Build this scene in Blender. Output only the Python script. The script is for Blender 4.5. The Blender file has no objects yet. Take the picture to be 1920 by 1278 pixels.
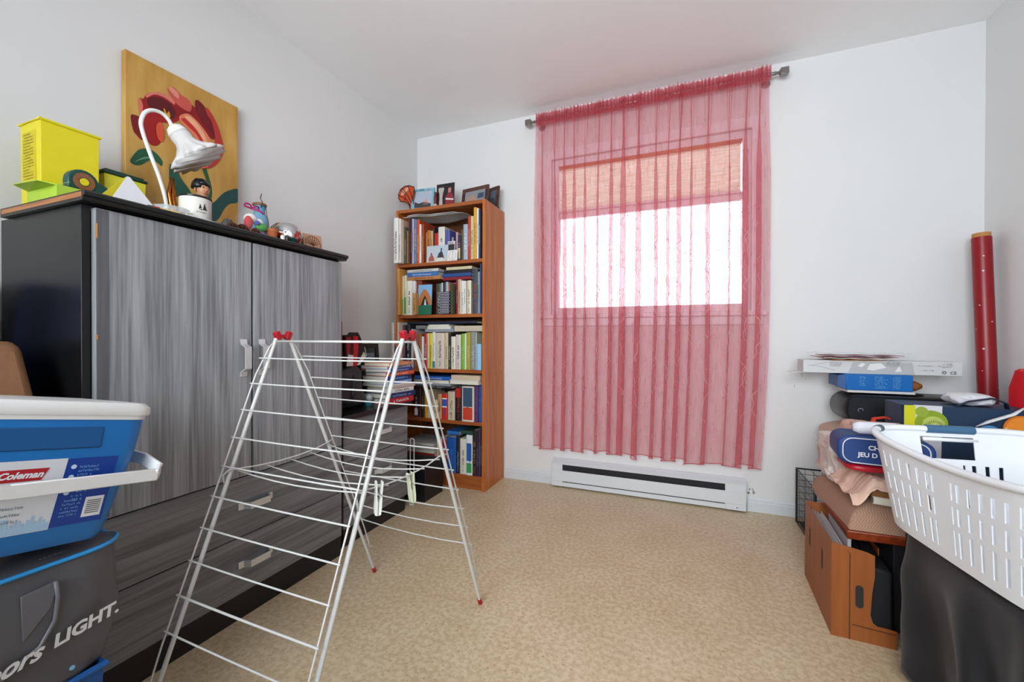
import bpy, bmesh, math, random
from mathutils import Vector, Matrix, noise
random.seed(11)
scene = bpy.context.scene
C = scene.collection
# ---------------------------------------------------------------- camera
cam_d = bpy.data.cameras.new('camera'); cam = bpy.data.objects.new('camera', cam_d); C.objects.link(cam)
cam_d.sensor_width = 36.0; cam_d.lens = 784.239 / 1920 * 36; cam_d.clip_start = 0.02
_y, _p, _r = 0.38256, -0.005765, 0.002607
_f = Vector((-math.sin(_y)*math.cos(_p), math.cos(_y)*math.cos(_p), math.sin(_p)))
_R = Vector((math.cos(_y), math.sin(_y), 0)); _U = _R.cross(_f)
_R2 = math.cos(_r)*_R + math.sin(_r)*_U; _U2 = -math.sin(_r)*_R + math.cos(_r)*_U
cam.matrix_world = Matrix(((_R2.x, _U2.x, -_f.x, 1.82105), (_R2.y, _U2.y, -_f.y, -2.62997), (_R2.z, _U2.z, -_f.z, 0.945), (0, 0, 0, 1)))
scene.camera = cam
# ---------------------------------------------------------------- sky, window portal, exposure
world = bpy.data.worlds.new('overcast_sky'); scene.world = world; world.use_nodes = True
bg = world.node_tree.nodes['Background']; bg.inputs['Color'].default_value = (0.93, 0.96, 1.0, 1); bg.inputs['Strength'].default_value = 6.5
pl = bpy.data.lights.new('window_portal', 'AREA'); pl.shape = 'RECTANGLE'; pl.size = 1.15; pl.size_y = 1.01; pl.cycles.is_portal = True
po = bpy.data.objects.new('window_portal', pl); C.objects.link(po); po.location = (1.61, 0.135, 1.605); po.rotation_euler = (math.radians(-90), 0, 0)
pl2 = pl.copy(); pl2.size = 1.9; pl2.size_y = 1.25; po2 = bpy.data.objects.new('window_portal', pl2); C.objects.link(po2); po2.location = (1.6, -3.76, 1.5); po2.rotation_euler = (math.radians(90), 0, 0)  # second portal serves the unseen window added for fill
scene.cycles.max_bounces = 8; scene.cycles.caustics_reflective = False; scene.cycles.caustics_refractive = False
vs = scene.view_settings; vs.view_transform = 'Standard'; vs.look = 'None'; vs.gamma = 1.0; vs.use_curve_mapping = False; vs.exposure = 1.5
# ---------------------------------------------------------------- helpers
def lin(h):
    if not isinstance(h, str): return (*h[:3], 1)
    v = [int(h[i:i+2], 16)/255 for i in (0, 2, 4)]
    return tuple(c/12.92 if c <= .04045 else ((c+.055)/1.055)**2.4 for c in v) + (1,)
_mc = {}
def M(col, rough=.5, metal=0., var=.06, scale=40., bump=0., spec=.5, alpha=1., trans=0., ior=1.45, coat=0., sheen=0.):
    """plain procedural material: base colour with a little noise, optional fine relief"""
    k = (col, rough, metal, var, scale, bump, spec, alpha, trans, ior, coat, sheen)
    if k in _mc: return _mc[k]
    m = bpy.data.materials.new('mat_%s' % (col if isinstance(col, str) else 'c')); m.use_nodes = True
    nt = m.node_tree; b = nt.nodes['Principled BSDF']; c = lin(col)
    b.inputs['Roughness'].default_value = rough; b.inputs['Metallic'].default_value = metal
    b.inputs['Specular IOR Level'].default_value = spec; b.inputs['Alpha'].default_value = alpha
    b.inputs['Transmission Weight'].default_value = trans; b.inputs['IOR'].default_value = ior; b.inputs['Coat Weight'].default_value = coat
    b.inputs['Sheen Weight'].default_value = sheen
    b.inputs['Base Color'].default_value = c
    if var or bump:
        tc = nt.nodes.new('ShaderNodeTexCoord'); n = nt.nodes.new('ShaderNodeTexNoise'); n.inputs['Scale'].default_value = scale; n.inputs['Detail'].default_value = 4
        nt.links.new(tc.outputs['Object'], n.inputs['Vector'])
        if var:
            mx = nt.nodes.new('ShaderNodeMix'); mx.data_type = 'RGBA'
            mx.inputs[6].default_value = tuple(v*(1-var) for v in c[:3])+(1,); mx.inputs[7].default_value = tuple(min(1, v*(1+var)) for v in c[:3])+(1,)
            nt.links.new(n.outputs['Fac'], mx.inputs[0]); nt.links.new(mx.outputs[2], b.inputs['Base Color'])
        if bump:
            bp = nt.nodes.new('ShaderNodeBump'); bp.inputs['Strength'].default_value = bump; bp.inputs['Distance'].default_value = .004
            nt.links.new(n.outputs['Fac'], bp.inputs['Height']); nt.links.new(bp.outputs['Normal'], b.inputs['Normal'])
    _mc[k] = m; return m
def wood(name, c1, c2, axis, scale=9., rough=.45, contrast=(.35, .65), bump=.15, stretch=.06, fine=6., ring=.5, spec=.5):
    """grain stretched along one axis (0 x, 1 y, 2 z) in object space"""
    m = bpy.data.materials.new(name); m.use_nodes = True; nt = m.node_tree; b = nt.nodes['Principled BSDF']; b.inputs['Roughness'].default_value = rough
    b.inputs['Specular IOR Level'].default_value = spec
    tc = nt.nodes.new('ShaderNodeTexCoord'); mp = nt.nodes.new('ShaderNodeMapping'); s = [1., 1., 1.]; s[axis] = stretch; mp.inputs['Scale'].default_value = s
    nt.links.new(tc.outputs['Object'], mp.inputs['Vector'])
    n1 = nt.nodes.new('ShaderNodeTexNoise'); n1.inputs['Scale'].default_value = scale; n1.inputs['Detail'].default_value = 2
    n2 = nt.nodes.new('ShaderNodeTexNoise'); n2.inputs['Scale'].default_value = scale*fine; n2.inputs['Detail'].default_value = 5
    for n in (n1, n2): nt.links.new(mp.outputs[0], n.inputs['Vector'])
    mu = nt.nodes.new('ShaderNodeMath'); mu.operation = 'MULTIPLY'; mu.inputs[1].default_value = 22.; nt.links.new(n1.outputs['Fac'], mu.inputs[0])
    sn = nt.nodes.new('ShaderNodeMath'); sn.operation = 'SINE'; nt.links.new(mu.outputs[0], sn.inputs[0])
    m2 = nt.nodes.new('ShaderNodeMath'); m2.operation = 'MULTIPLY_ADD'; m2.inputs[1].default_value = .22*ring; m2.inputs[2].default_value = 0.; nt.links.new(sn.outputs[0], m2.inputs[0])
    ad = nt.nodes.new('ShaderNodeMath'); ad.operation = 'ADD'; nt.links.new(m2.outputs[0], ad.inputs[0]); nt.links.new(n2.outputs['Fac'], ad.inputs[1])
    r = nt.nodes.new('ShaderNodeValToRGB'); r.color_ramp.elements[0].position = contrast[0]; r.color_ramp.elements[1].position = contrast[1]
    r.color_ramp.elements[0].color = lin(c1); r.color_ramp.elements[1].color = lin(c2); nt.links.new(ad.outputs[0], r.inputs[0]); nt.links.new(r.outputs[0], b.inputs['Base Color'])
    if bump:
        bp = nt.nodes.new('ShaderNodeBump'); bp.inputs['Strength'].default_value = bump; bp.inputs['Distance'].default_value = .002; nt.links.new(ad.outputs[0], bp.inputs['Height']); nt.links.new(bp.outputs[0], b.inputs['Normal'])
    return m
class G:
    """collects shapes; build() links them as ONE mesh object"""
    def __init__(s): s.v = []; s.f = []; s.mi = []; s.m = 0
    def add(s, vs, fs):
        o = len(s.v); s.v += [tuple(v) for v in vs]; s.f += [tuple(i+o for i in f) for f in fs]; s.mi += [s.m]*len(fs); return s
    def box(s, x0, y0, z0, x1, y1, z1):
        v = [(x, y, z) for z in (z0, z1) for y in (y0, y1) for x in (x0, x1)]
        return s.add(v, [(0, 2, 3, 1), (4, 5, 7, 6), (0, 1, 5, 4), (2, 6, 7, 3), (0, 4, 6, 2), (1, 3, 7, 5)])
    def hexa(s, b4, t4):
        return s.add(list(b4)+list(t4), [(3, 2, 1, 0), (4, 5, 6, 7), (0, 1, 5, 4), (1, 2, 6, 5), (2, 3, 7, 6), (3, 0, 4, 7)])
    def obox(s, c, size, M3):
        sx, sy, sz = [a/2 for a in size]; c = Vector(c)
        v = [c + M3 @ Vector((x, y, z)) for z in (-sz, sz) for y in (-sy, sy) for x in (-sx, sx)]
        return s.add(v, [(0, 2, 3, 1), (4, 5, 7, 6), (0, 1, 5, 4), (2, 6, 7, 3), (0, 4, 6, 2), (1, 3, 7, 5)])
    def tube(s, pts, r, n=8, closed=False, flat=1.):
        P = [Vector(p) for p in pts]; k = len(P); rr = r if isinstance(r, (list, tuple)) else [r]*k; vs = []; prev = None
        for i, p in enumerate(P):
            a = P[(i-1) % k] if (closed or i) else p; b = P[(i+1) % k] if (closed or i < k-1) else p
            t = (b-a).normalized()
            if prev is None:
                u = t.orthogonal().normalized()
                if abs(t.z) < .95: u = t.cross(Vector((0, 0, 1))).normalized()
            else: u = (prev - t*prev.dot(t)).normalized()
            prev = u; w = t.cross(u)
            for j in range(n):
                a_ = 2*math.pi*j/n; vs.append(p + rr[i]*(math.cos(a_)*u + math.sin(a_)*w*flat))
        fs = []
        for i in range(k if closed else k-1):
            for j in range(n):
                fs.append((i*n+j, i*n+(j+1) % n, ((i+1) % k)*n+(j+1) % n, ((i+1) % k)*n+j))
        if not closed: fs.append(tuple(range(n-1, -1, -1))); fs.append(tuple((k-1)*n+j for j in range(n)))
        return s.add(vs, fs)
    def lathe(s, prof, n=24, c=(0, 0, 0), M3=None, wob=None):
        c = Vector(c); vs = []
        for i, (r, z) in enumerate(prof):
            for j in range(n):
                a = 2*math.pi*j/n; q = r*(1+(wob(i, a) if wob else 0)); p = Vector((q*math.cos(a), q*math.sin(a), z))
                vs.append(c + (M3 @ p if M3 else p))
        fs = []; k = len(prof)
        for i in range(k-1):
            for j in range(n): fs.append((i*n+j, i*n+(j+1) % n, (i+1)*n+(j+1) % n, (i+1)*n+j))
        if prof[0][0] > 1e-6: fs.append(tuple(range(n-1, -1, -1)))
        if prof[-1][0] > 1e-6: fs.append(tuple((k-1)*n+j for j in range(n)))
        return s.add(vs, fs)
    def prism(s, poly, d0, d1, f):
        """poly of 2D points, f(a,b,d) -> 3D"""
        n = len(poly); v = [f(a, b, d0) for a, b in poly]+[f(a, b, d1) for a, b in poly]
        return s.add(v, [tuple(range(n-1, -1, -1)), tuple(range(n, 2*n))]+[(i, (i+1) % n, n+(i+1) % n, n+i) for i in range(n)])
    def grid(s, f, nu, nv, cu=False):
        vs = [f(i/nu, j/nv) for j in range(nv+1) for i in range(nu+1)]
        return s.add(vs, [(j*(nu+1)+i, j*(nu+1)+i+1, (j+1)*(nu+1)+i+1, (j+1)*(nu+1)+i) for j in range(nv) for i in range(nu)])
    def build(s, name, mat, parent=None, smooth=False, bevel=0., seg=2, subsurf=0, solid=0., auto=None, tidy=True):
        me = bpy.data.meshes.new(name); me.from_pydata(s.v, [], s.f); me.update()
        mats = mat if isinstance(mat, (list, tuple)) else [mat]
        for m in mats: me.materials.append(m)
        if len(mats) > 1:
            for p, i in zip(me.polygons, s.mi): p.material_index = i
        if tidy:
            bm = bmesh.new(); bm.from_mesh(me); bmesh.ops.remove_doubles(bm, verts=bm.verts, dist=1e-6); bmesh.ops.recalc_face_normals(bm, faces=bm.faces)
            bm.to_mesh(me); bm.free()
        if smooth or bevel:
            for p in me.polygons: p.use_smooth = True
        o = bpy.data.objects.new(name, me); C.objects.link(o)
        if solid: md = o.modifiers.new('thickness', 'SOLIDIFY'); md.thickness = solid; md.offset = 0
        if bevel: md = o.modifiers.new('bevel', 'BEVEL'); md.width = bevel; md.segments = seg; md.limit_method = 'ANGLE'; md.angle_limit = math.radians(40); md.harden_normals = False
        if subsurf: md = o.modifiers.new('subsurf', 'SUBSURF'); md.levels = subsurf; md.render_levels = subsurf
        if (smooth and auto) or bevel:
            me.set_sharp_from_angle(angle=math.radians(auto or 40))
        if parent: o.parent = parent
        return o
def tag(o, label, cat=None, group=None, kind=None):
    o['label'] = label
    if cat: o['category'] = cat
    if group: o['group'] = group
    if kind: o['kind'] = kind
    return o
def struct(o, label=None, cat=None):
    o['kind'] = 'structure'
    if label: o['label'] = label
    if cat: o['category'] = cat
    return o
def thing(name, label, cat, loc=(0, 0, 0), rotz=0., group=None, rot=None):
    o = bpy.data.objects.new(name, None); C.objects.link(o); o.empty_display_size = .05; o.location = loc
    o.rotation_euler = rot if rot else (0, 0, rotz)
    return tag(o, label, cat, group)
def rz(a): return Matrix.Rotation(a, 3, 'Z')
def text(name, body, size, mat, parent, f, shear=0., depth=.0004, bold=0., space=1.):
    """flat lettering; f(a,b,d)->3D with a along the baseline, b up"""
    cu = bpy.data.curves.new('t', 'FONT'); cu.body = body; cu.size = size; cu.shear = shear; cu.offset = bold; cu.space_character = space; cu.resolution_u = 3
    o = bpy.data.objects.new('t', cu); C.objects.link(o); dg = bpy.context.evaluated_depsgraph_get(); me = bpy.data.meshes.new_from_object(o.evaluated_get(dg))
    g = G(); g.add([f(v.co.x, v.co.y, depth) for v in me.vertices], [tuple(p.vertices) for p in me.polygons])
    bpy.data.objects.remove(o); bpy.data.curves.remove(cu); bpy.data.meshes.remove(me)
    return g.build(name, mat, parent, tidy=False)
def glyphs(g, w, h, f, rnd, dens=.8, d=.0004):
    """a line of small strokes that reads as print too small to make out: length w, height h"""
    x = 0.
    while x < w - h*.4:
        lw = h*rnd.uniform(.35, .75)
        if rnd.random() < dens:
            st = h*.2
            k = rnd.randrange(4)
            rs = [[(0, 0, st, h), (lw-st, 0, lw, h*.7), (0, h*.4, lw, h*.4+st)], [(0, 0, st, h*.7), (0, 0, lw, st), (lw-st, 0, lw, h*.7)], [(0, 0, lw, st), (0, h*.5, lw, h*.5+st), (0, 0, st, h*.6)], [(lw*.4, 0, lw*.4+st, h), (0, h-st, lw, h)]][k]
            for (a, b, c, e) in rs: g.add([f(x+a, b, d), f(x+c, b, d), f(x+c, e, d), f(x+a, e, d)], [(0, 1, 2, 3)])
        x += lw + h*.22
    return g
def spl(pts, n=5):
    p = [Vector(q) for q in pts]; o = []
    for i in range(len(p)-1):
        a, b, c, d = p[max(0, i-1)], p[i], p[i+1], p[min(len(p)-1, i+2)]
        for k in range(n):
            t = k/n; o.append(.5*((2*b)+(c-a)*t+(2*a-5*b+4*c-d)*t*t+(3*b-a-3*c+d)*t**3))
    return o+[p[-1]]
def sm(a, b, t): t = max(0., min(1., (t-a)/(b-a))); return t*t*(3-2*t)
# ================================================================ THE ROOM
RW, RD, RH = 3.1317, 3.62, 2.4266
def wallmat(name, col, var=.025, bump=.05):
    m = M(col, .62, 0, var, 3.0, 0, .3); m = m.copy(); m.name = name; nt = m.node_tree; b = nt.nodes['Principled BSDF']
    n = nt.nodes.new('ShaderNodeTexNoise'); n.inputs['Scale'].default_value = 130; tc = [x for x in nt.nodes if x.type == 'TEX_COORD'][0]
    nt.links.new(tc.outputs['Object'], n.inputs['Vector']); bp = nt.nodes.new('ShaderNodeBump'); bp.inputs['Strength'].default_value = bump; bp.inputs['Distance'].default_value = .001
    nt.links.new(n.outputs['Fac'], bp.inputs['Height']); nt.links.new(bp.outputs[0], b.inputs['Normal']); return m
m_wall = wallmat('wall_paint', 'e1e1e0'); m_ceil = wallmat('ceiling_paint', 'f7f7f7'); m_trim = M('d6dade', .4, 0, .02, 8)
# floor: mottled beige sheet vinyl with fine dark flecks, semi-gloss
def floor_mat():
    m = bpy.data.materials.new('mottled_vinyl'); m.use_nodes = True; nt = m.node_tree; b = nt.nodes['Principled BSDF']
    tc = nt.nodes.new('ShaderNodeTexCoord'); L = nt.links.new
    def N(s, d, dist=0.):
        n = nt.nodes.new('ShaderNodeTexNoise'); n.inputs['Scale'].default_value = s; n.inputs['Detail'].default_value = d; n.inputs['Distortion'].default_value = dist; L(tc.outputs['Object'], n.inputs['Vector']); return n
    n1 = N(5, 6); n2 = N(60, 8); n3 = N(120, 3)
    r1 = nt.nodes.new('ShaderNodeValToRGB'); e = r1.color_ramp.elements; e[0].position = .36; e[0].color = lin('c4ad88'); e[1].position = .64; e[1].color = lin('d3c0a0'); L(n1.outputs['Fac'], r1.inputs[0])
    r2 = nt.nodes.new('ShaderNodeValToRGB'); e = r2.color_ramp.elements; e[0].position = .40; e[0].color = lin('b7a07c'); e[1].position = .60; e[1].color = lin('d8c7a8'); L(n2.outputs['Fac'], r2.inputs[0])
    mx = nt.nodes.new('ShaderNodeMix'); mx.data_type = 'RGBA'; mx.inputs[0].default_value = .55; L(r1.outputs[0], mx.inputs[6]); L(r2.outputs[0], mx.inputs[7])
    r3 = nt.nodes.new('ShaderNodeValToRGB'); e = r3.color_ramp.elements; e[0].position = .30; e[0].color = (1, 1, 1, 1); e[1].position = .38; e[1].color = (0, 0, 0, 1); L(n3.outputs['Fac'], r3.inputs[0])
    mf = nt.nodes.new('ShaderNodeMath'); mf.operation = 'MULTIPLY'; mf.inputs[1].default_value = .55; L(r3.outputs[0], mf.inputs[0])
    m2 = nt.nodes.new('ShaderNodeMix'); m2.data_type = 'RGBA'; L(mf.outputs[0], m2.inputs[0]); L(mx.outputs[2], m2.inputs[6]); m2.inputs[7].default_value = lin('85705a'); L(m2.outputs[2], b.inputs['Base Color'])
    rr = nt.nodes.new('ShaderNodeMapRange'); rr.inputs[3].default_value = .26; rr.inputs[4].default_value = .5; L(n1.outputs['Fac'], rr.inputs[0]); L(rr.outputs[0], b.inputs['Roughness'])
    bp = nt.nodes.new('ShaderNodeBump'); bp.inputs['Strength'].default_value = .12; bp.inputs['Distance'].default_value = .003; L(n2.outputs['Fac'], bp.inputs['Height']); L(bp.outputs[0], b.inputs['Normal']); b.inputs['Specular IOR Level'].default_value = .4
    return m
T = .12
struct(G().box(-T, -RD-T, -.1, RW+T, T, 0).build('floor', floor_mat()), 'mottled beige vinyl floor with dark flecks')
struct(G().box(-T, -RD-T, RH, RW+T, T, RH+.1).build('ceiling', m_ceil), 'plain white ceiling')
struct(G().box(-T, -RD, 0, 0, 0, RH).build('wall_left', m_wall), 'white wall behind the wardrobe')
struct(G().box(RW, -RD, 0, RW+T, 0, RH).build('wall_right', m_wall), 'white wall at the right')
VX0, VX1, VZ0, VZ1 = .65, 2.55, .88, 2.12
g = G(); g.box(-T, -RD-T, 0, VX0, -RD, RH); g.box(VX1, -RD-T, 0, RW+T, -RD, RH); g.box(VX0, -RD-T, 0, VX1, -RD, VZ0); g.box(VX0, -RD-T, VZ1, VX1, -RD, RH)
struct(g.build('wall_front', m_wall), 'white wall behind the viewer')
WX0, WX1, WZ0, WZ1 = 1.035, 2.185, 1.10, 2.11
g = G(); g.box(-T, 0, 0, WX0, T, RH); g.box(WX1, 0, 0, RW+T, T, RH); g.box(WX0, 0, 0, WX1, T, WZ0); g.box(WX0, 0, WZ1, WX1, T, RH)
struct(g.build('wall_back', m_wall), 'white window wall')
def skirting(name, a0, a1, f):
    g = G()
    prof = [(0, 0), (.013, 0), (.013, .05), (.010, .054), (.010, .064), (.006, .070), (.004, .077), (0, .077)]
    g.prism(prof, a0, a1, f)
    return struct(g.build(name, m_trim))
skirting('baseboard_back', .712, 1.058, lambda a, b, d: (d, -a, b)); skirting('baseboard_back', 2.166, RW, lambda a, b, d: (d, -a, b))
skirting('baseboard_right', -RD, -.013, lambda a, b, d: (RW-a, d, b)); skirting('baseboard_left', -RD, -.33, lambda a, b, d: (a, d, b))
# ---------------------------------------------------------------- window
m_vinyl = M('e9ebee', .35, 0, .01, 5)
gl = bpy.data.materials.new('window_glass'); gl.use_nodes = True; nt = gl.node_tree; nt.nodes.clear()
o_ = nt.nodes.new('ShaderNodeOutputMaterial'); tr = nt.nodes.new('ShaderNodeBsdfTransparent'); tr.inputs[0].default_value = (.94, .96, .97, 1); gs = nt.nodes.new('ShaderNodeBsdfGlossy'); gs.inputs['Roughness'].default_value = .03
fr = nt.nodes.new('ShaderNodeFresnel'); fr.inputs[0].default_value = 1.45; mx = nt.nodes.new('ShaderNodeMixShader'); nt.links.new(fr.outputs[0], mx.inputs[0]); nt.links.new(tr.outputs[0], mx.inputs[1]); nt.links.new(gs.outputs[0], mx.inputs[2]); nt.links.new(mx.outputs[0], o_.inputs[0])
gl_dimmed = gl.copy(); gl_dimmed.name = 'window_glass_dimmed'; [n_ for n_ in gl_dimmed.node_tree.nodes if n_.type == 'BSDF_TRANSPARENT'][0].inputs[0].default_value = (.43, .435, .445, 1)  # made-up grey tint that cuts the brightness of the visible window
w = bpy.data.objects.new('window_1', None); C.objects.link(w); struct(w, 'white framed window behind the pink curtain')
g = G()
for (a, b, c, d) in [(WX0, WZ0, WX0+.045, WZ1), (WX1-.045, WZ0, WX1, WZ1), (WX0+.045, WZ0, WX1-.045, WZ0+.045), (WX0+.045, WZ1-.045, WX1-.045, WZ1)]: g.box(a, .02, b, c, .10, d)
g.build('window_frame', m_vinyl, w, bevel=.004)
g = G()
for (a, b, c, d) in [(WX0-.055, WZ0-.0, WX0+.005, WZ1), (WX1-.005, WZ0, WX1+.055, WZ1), (WX0-.055, WZ1-.005, WX1+.055, WZ1+.055)]: g.box(a, -.014, b, c, .001, d)
g.build('window_casing', m_vinyl, w, bevel=.003)
g = G(); g.box(WX0-.07, -.03, WZ0-.025, WX1+.07, .03, WZ0+.002); g.box(WX0-.055, -.014, WZ0-.075, WX1+.055, .0, WZ0-.024)
g.build('window_sill', m_vinyl, w, bevel=.004)
g = G(); g.box(WX0+.045, .05, 1.735, WX1-.045, .085, 1.78)
g.build('meeting_rail', m_vinyl, w, bevel=.003)
g = G(); g.box(WX0+.045, .066, WZ0+.045, WX1-.045, .070, 1.735); g.build('pane', gl_dimmed, w)
g = G(); g.box(WX0+.045, .072, 1.78, WX1-.045, .076, WZ1-.045); g.build('pane', gl_dimmed, w)
w2 = bpy.data.objects.new('added_fill_window', None); C.objects.link(w2); struct(w2, 'added unseen window behind the viewer for fill light')  # unseen window added to brighten and even out the room
g = G()
for (a, b, c, d) in [(VX0, VZ0, VX0+.045, VZ1), (VX1-.045, VZ0, VX1, VZ1), (VX0+.045, VZ0, VX1-.045, VZ0+.045), (VX0+.045, VZ1-.045, VX1-.045, VZ1), (1.58, VZ0+.045, 1.62, VZ1-.045)]: g.box(a, -RD-.10, b, c, -RD-.02, d)
g.build('window_frame', m_vinyl, w2); 
for (a, b) in ((VX0+.045, 1.58), (1.62, VX1-.045)): G().box(a, -RD-.07, VZ0+.045, b, -RD-.066, VZ1-.045).build('pane', gl, w2)
# pleated cream shade drawn down over the upper sash
sh = thing('pleated_shade', 'cream pleated shade covering the upper window sash', 'blind', (1.61, .03, 1.765))
mt = bpy.data.materials.new('shade_cloth'); mt.use_nodes = True; nt = mt.node_tree; nt.nodes.clear(); o_ = nt.nodes.new('ShaderNodeOutputMaterial')
tl = nt.nodes.new('ShaderNodeBsdfTranslucent'); df = nt.nodes.new('ShaderNodeBsdfDiffuse'); ms = nt.nodes.new('ShaderNodeMixShader'); ms.inputs[0].default_value = .18
tc = nt.nodes.new('ShaderNodeTexCoord'); mp = nt.nodes.new('ShaderNodeMapping'); mp.inputs['Scale'].default_value = (3, 1, 60); nn = nt.nodes.new('ShaderNodeTexNoise'); nn.inputs['Scale'].default_value = 3
rp = nt.nodes.new('ShaderNodeValToRGB'); rp.color_ramp.elements[0].color = lin('e2d6c0'); rp.color_ramp.elements[1].color = lin('f6f0e2'); rp.color_ramp.elements[0].position = .35; rp.color_ramp.elements[1].position = .65
nt.links.new(tc.outputs['Object'], mp.inputs[0]); nt.links.new(mp.outputs[0], nn.inputs['Vector']); nt.links.new(nn.outputs['Fac'], rp.inputs[0])
for s_ in (tl, df): nt.links.new(rp.outputs[0], s_.inputs[0])
nt.links.new(tl.outputs[0], ms.inputs[1]); nt.links.new(df.outputs[0], ms.inputs[2]); nt.links.new(ms.outputs[0], o_.inputs[0])
g = G(); nP = 14
g.grid(lambda u, v: (-.52+1.04*u, (.006 if round(v*nP*2) % 2 else -.006), .012+.266*v), 2, nP*2)
g.build('shade_fabric', mt, sh)
G().box(-.525, -.012, .278, .525, .014, .30).build('head_rail', wood('rail_wood', 'a8683c', 'c98d5c', 0, 8), sh, bevel=.003)
G().box(-.525, -.009, 0, .525, .009, .012).build('bottom_rail', m_vinyl, sh, bevel=.002)
# ---------------------------------------------------------------- baseboard heater
m_heat = M('d9dcdf', .4, 0, .02, 12); m_dark = M('17171c', .6, 0, .1)
h = thing('baseboard_heater', 'long white electric baseboard heater under the window', 'heater', (1.06, 0, 0))
HL = 1.098
g = G(); g.prism([(0, .008), (.02, .008), (.02, .172), (0, .172)], 0, HL, lambda a, b, d: (d, -a, b)); g.build('back_plate', m_heat, h)
g = G(); g.prism([(0, .168), (.056, .148), (.0575, .152), (.0575, .156), (.0, .177)], 0, HL, lambda a, b, d: (d, -a, b)); g.build('top_cover', m_heat, h)
g = G(); g.prism([(.052, .045), (.057, .042), (.057, .112), (.052, .109)], .0, HL, lambda a, b, d: (d, -a, b)); g.build('front_panel', m_heat, h, bevel=.0015)
g = G(); g.prism([(.02, .009), (.053, .009), (.053, .036), (.02, .036)], .0, HL, lambda a, b, d: (d, -a, b)); g.build('lower_lip', m_heat, h, bevel=.0015)
for (a, b) in ((0, .072), (HL-.105, HL)):
    g = G(); g.prism([(.02, .009), (.0555, .009), (.0555, .150), (.02, .162)], a+.001, b-.001, lambda a_, b_, d: (d, -a_, b_)); g.build('end_cap', m_heat, h, bevel=.0015)
g = G(); g.box(.073, -.05, .03, HL-.106, -.021, .15); g.build('heating_core', m_dark, h)
g = G(); g.lathe([(.004, 0), (.003, .002), (0, .002)], 10, (HL-.045, -.0556, .024), Matrix.Rotation(math.radians(90), 3, 'X')); g.build('screw', M('8a8a8a', .4, .8), h)
# chipped plaster patch beside the heater end
# chipped plaster patch beside the heater end
PRr = random.Random(6); wbk = bpy.data.objects['wall_back']
for k in range(9):
    c0 = Vector((2.172+PRr.uniform(0, .028), -.0006, .09+PRr.uniform(0, .035))) if k < 6 else Vector((2.38+PRr.uniform(0, .06), -.0004, .58+PRr.uniform(0, .18))); r0 = PRr.uniform(.002, .007) if k < 6 else PRr.uniform(.001, .002)
    G().add([c0+Vector((r0*PRr.uniform(.5, 1.2)*math.cos(a), 0, r0*(1.4 if k < 6 else 8)*PRr.uniform(.5, 1.2)*math.sin(a))) for a in [i*math.pi/4 for i in range(8)]], [tuple(range(8))]).build('scuff_mark', M('a8a4a0', .8), wbk, tidy=False)
# ================================================================ CURTAIN
ct = thing('sheer_curtain', 'sheer rose pink curtain with embroidered vines hanging over the window', 'curtain', (1.605, -.07, .25))
cm = bpy.data.materials.new('pink_voile'); cm.use_nodes = True; nt = cm.node_tree; nt.nodes.clear(); L = nt.links.new
o_ = nt.nodes.new('ShaderNodeOutputMaterial'); tr = nt.nodes.new('ShaderNodeBsdfTransparent'); tr.inputs[0].default_value = (1, .96, .97, 1)
df = nt.nodes.new('ShaderNodeBsdfDiffuse'); df.inputs[0].default_value = lin('d65c66'); tl = nt.nodes.new('ShaderNodeBsdfTranslucent'); tl.inputs[0].default_value = lin('f0aab2')
a_ = nt.nodes.new('ShaderNodeMixShader'); a_.inputs[0].default_value = .36; L(df.outputs[0], a_.inputs[1]); L(tl.outputs[0], a_.inputs[2])
tc = nt.nodes.new('ShaderNodeTexCoord'); wv = nt.nodes.new('ShaderNodeTexNoise'); wv.inputs['Scale'].default_value = 90; mp = nt.nodes.new('ShaderNodeMapping'); mp.inputs['Scale'].default_value = (1, 1, .12); L(tc.outputs['Object'], mp.inputs[0]); L(mp.outputs[0], wv.inputs['Vector'])
rg = nt.nodes.new('ShaderNodeMapRange'); rg.inputs[1].default_value = .3; rg.inputs[2].default_value = .7; rg.inputs[3].default_value = .34; rg.inputs[4].default_value = .46; L(wv.outputs['Fac'], rg.inputs[0])
b_ = nt.nodes.new('ShaderNodeMixShader'); L(rg.outputs[0], b_.inputs[0]); L(tr.outputs[0], b_.inputs[1]); L(a_.outputs[0], b_.inputs[2]); L(b_.outputs[0], o_.inputs[0])
def n1(x, s=0.): return noise.noise(Vector((x, s, 3.7)))
CX0, CX1 = .952-1.605, 2.262-1.605
def cpos(u, z):
    """u 0..1 across, z metres above the hem (0 .. 2.12); rod at z=2.09"""
    t = z/2.09
    wt = sm(1.55, 2.07, z); lo = 1-t
    c0 = CX0 - .006*sm(.5, 0, t); c1 = CX1 - .055*lo + .012*math.sin(t*5)
    uu = u + .012*n1(u*5, 1.3)*(1-wt*.6)
    ph = 2*math.pi*17*(u + .030*n1(u*6, 7.) + .006*n1(u*3+z*.8, 2.))
    am = (.55+.75*abs(n1(u*9, 4.)))*(1-.72*wt)
    ph3 = 2*math.pi*43*(u+.012*n1(u*11, 6.)); am3 = max(0., n1(u*5, 11.)+.15)*(1-.5*wt)
    ph2 = 2*math.pi*71*(u+.008*n1(u*22, 9.))
    x = c0 + (c1-c0)*uu + .036*am*math.sin(ph) + .0042*wt*math.sin(ph2) + .0085*am3*math.sin(ph3)
    y = .028*am*math.cos(ph) + .009*(.25+.75*wt)*math.cos(ph2)*(.6+.6*n1(u*30, 5.)) + .010*n1(u*4, z*1.1)*(1-wt)
    y += .008*am3*math.cos(ph3)
    y += .0015*n1(u*40, z*2.)*(1-wt)
    if z > 2.06: y *= .8
    return x, y
NU, NV = 760, 58
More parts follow.
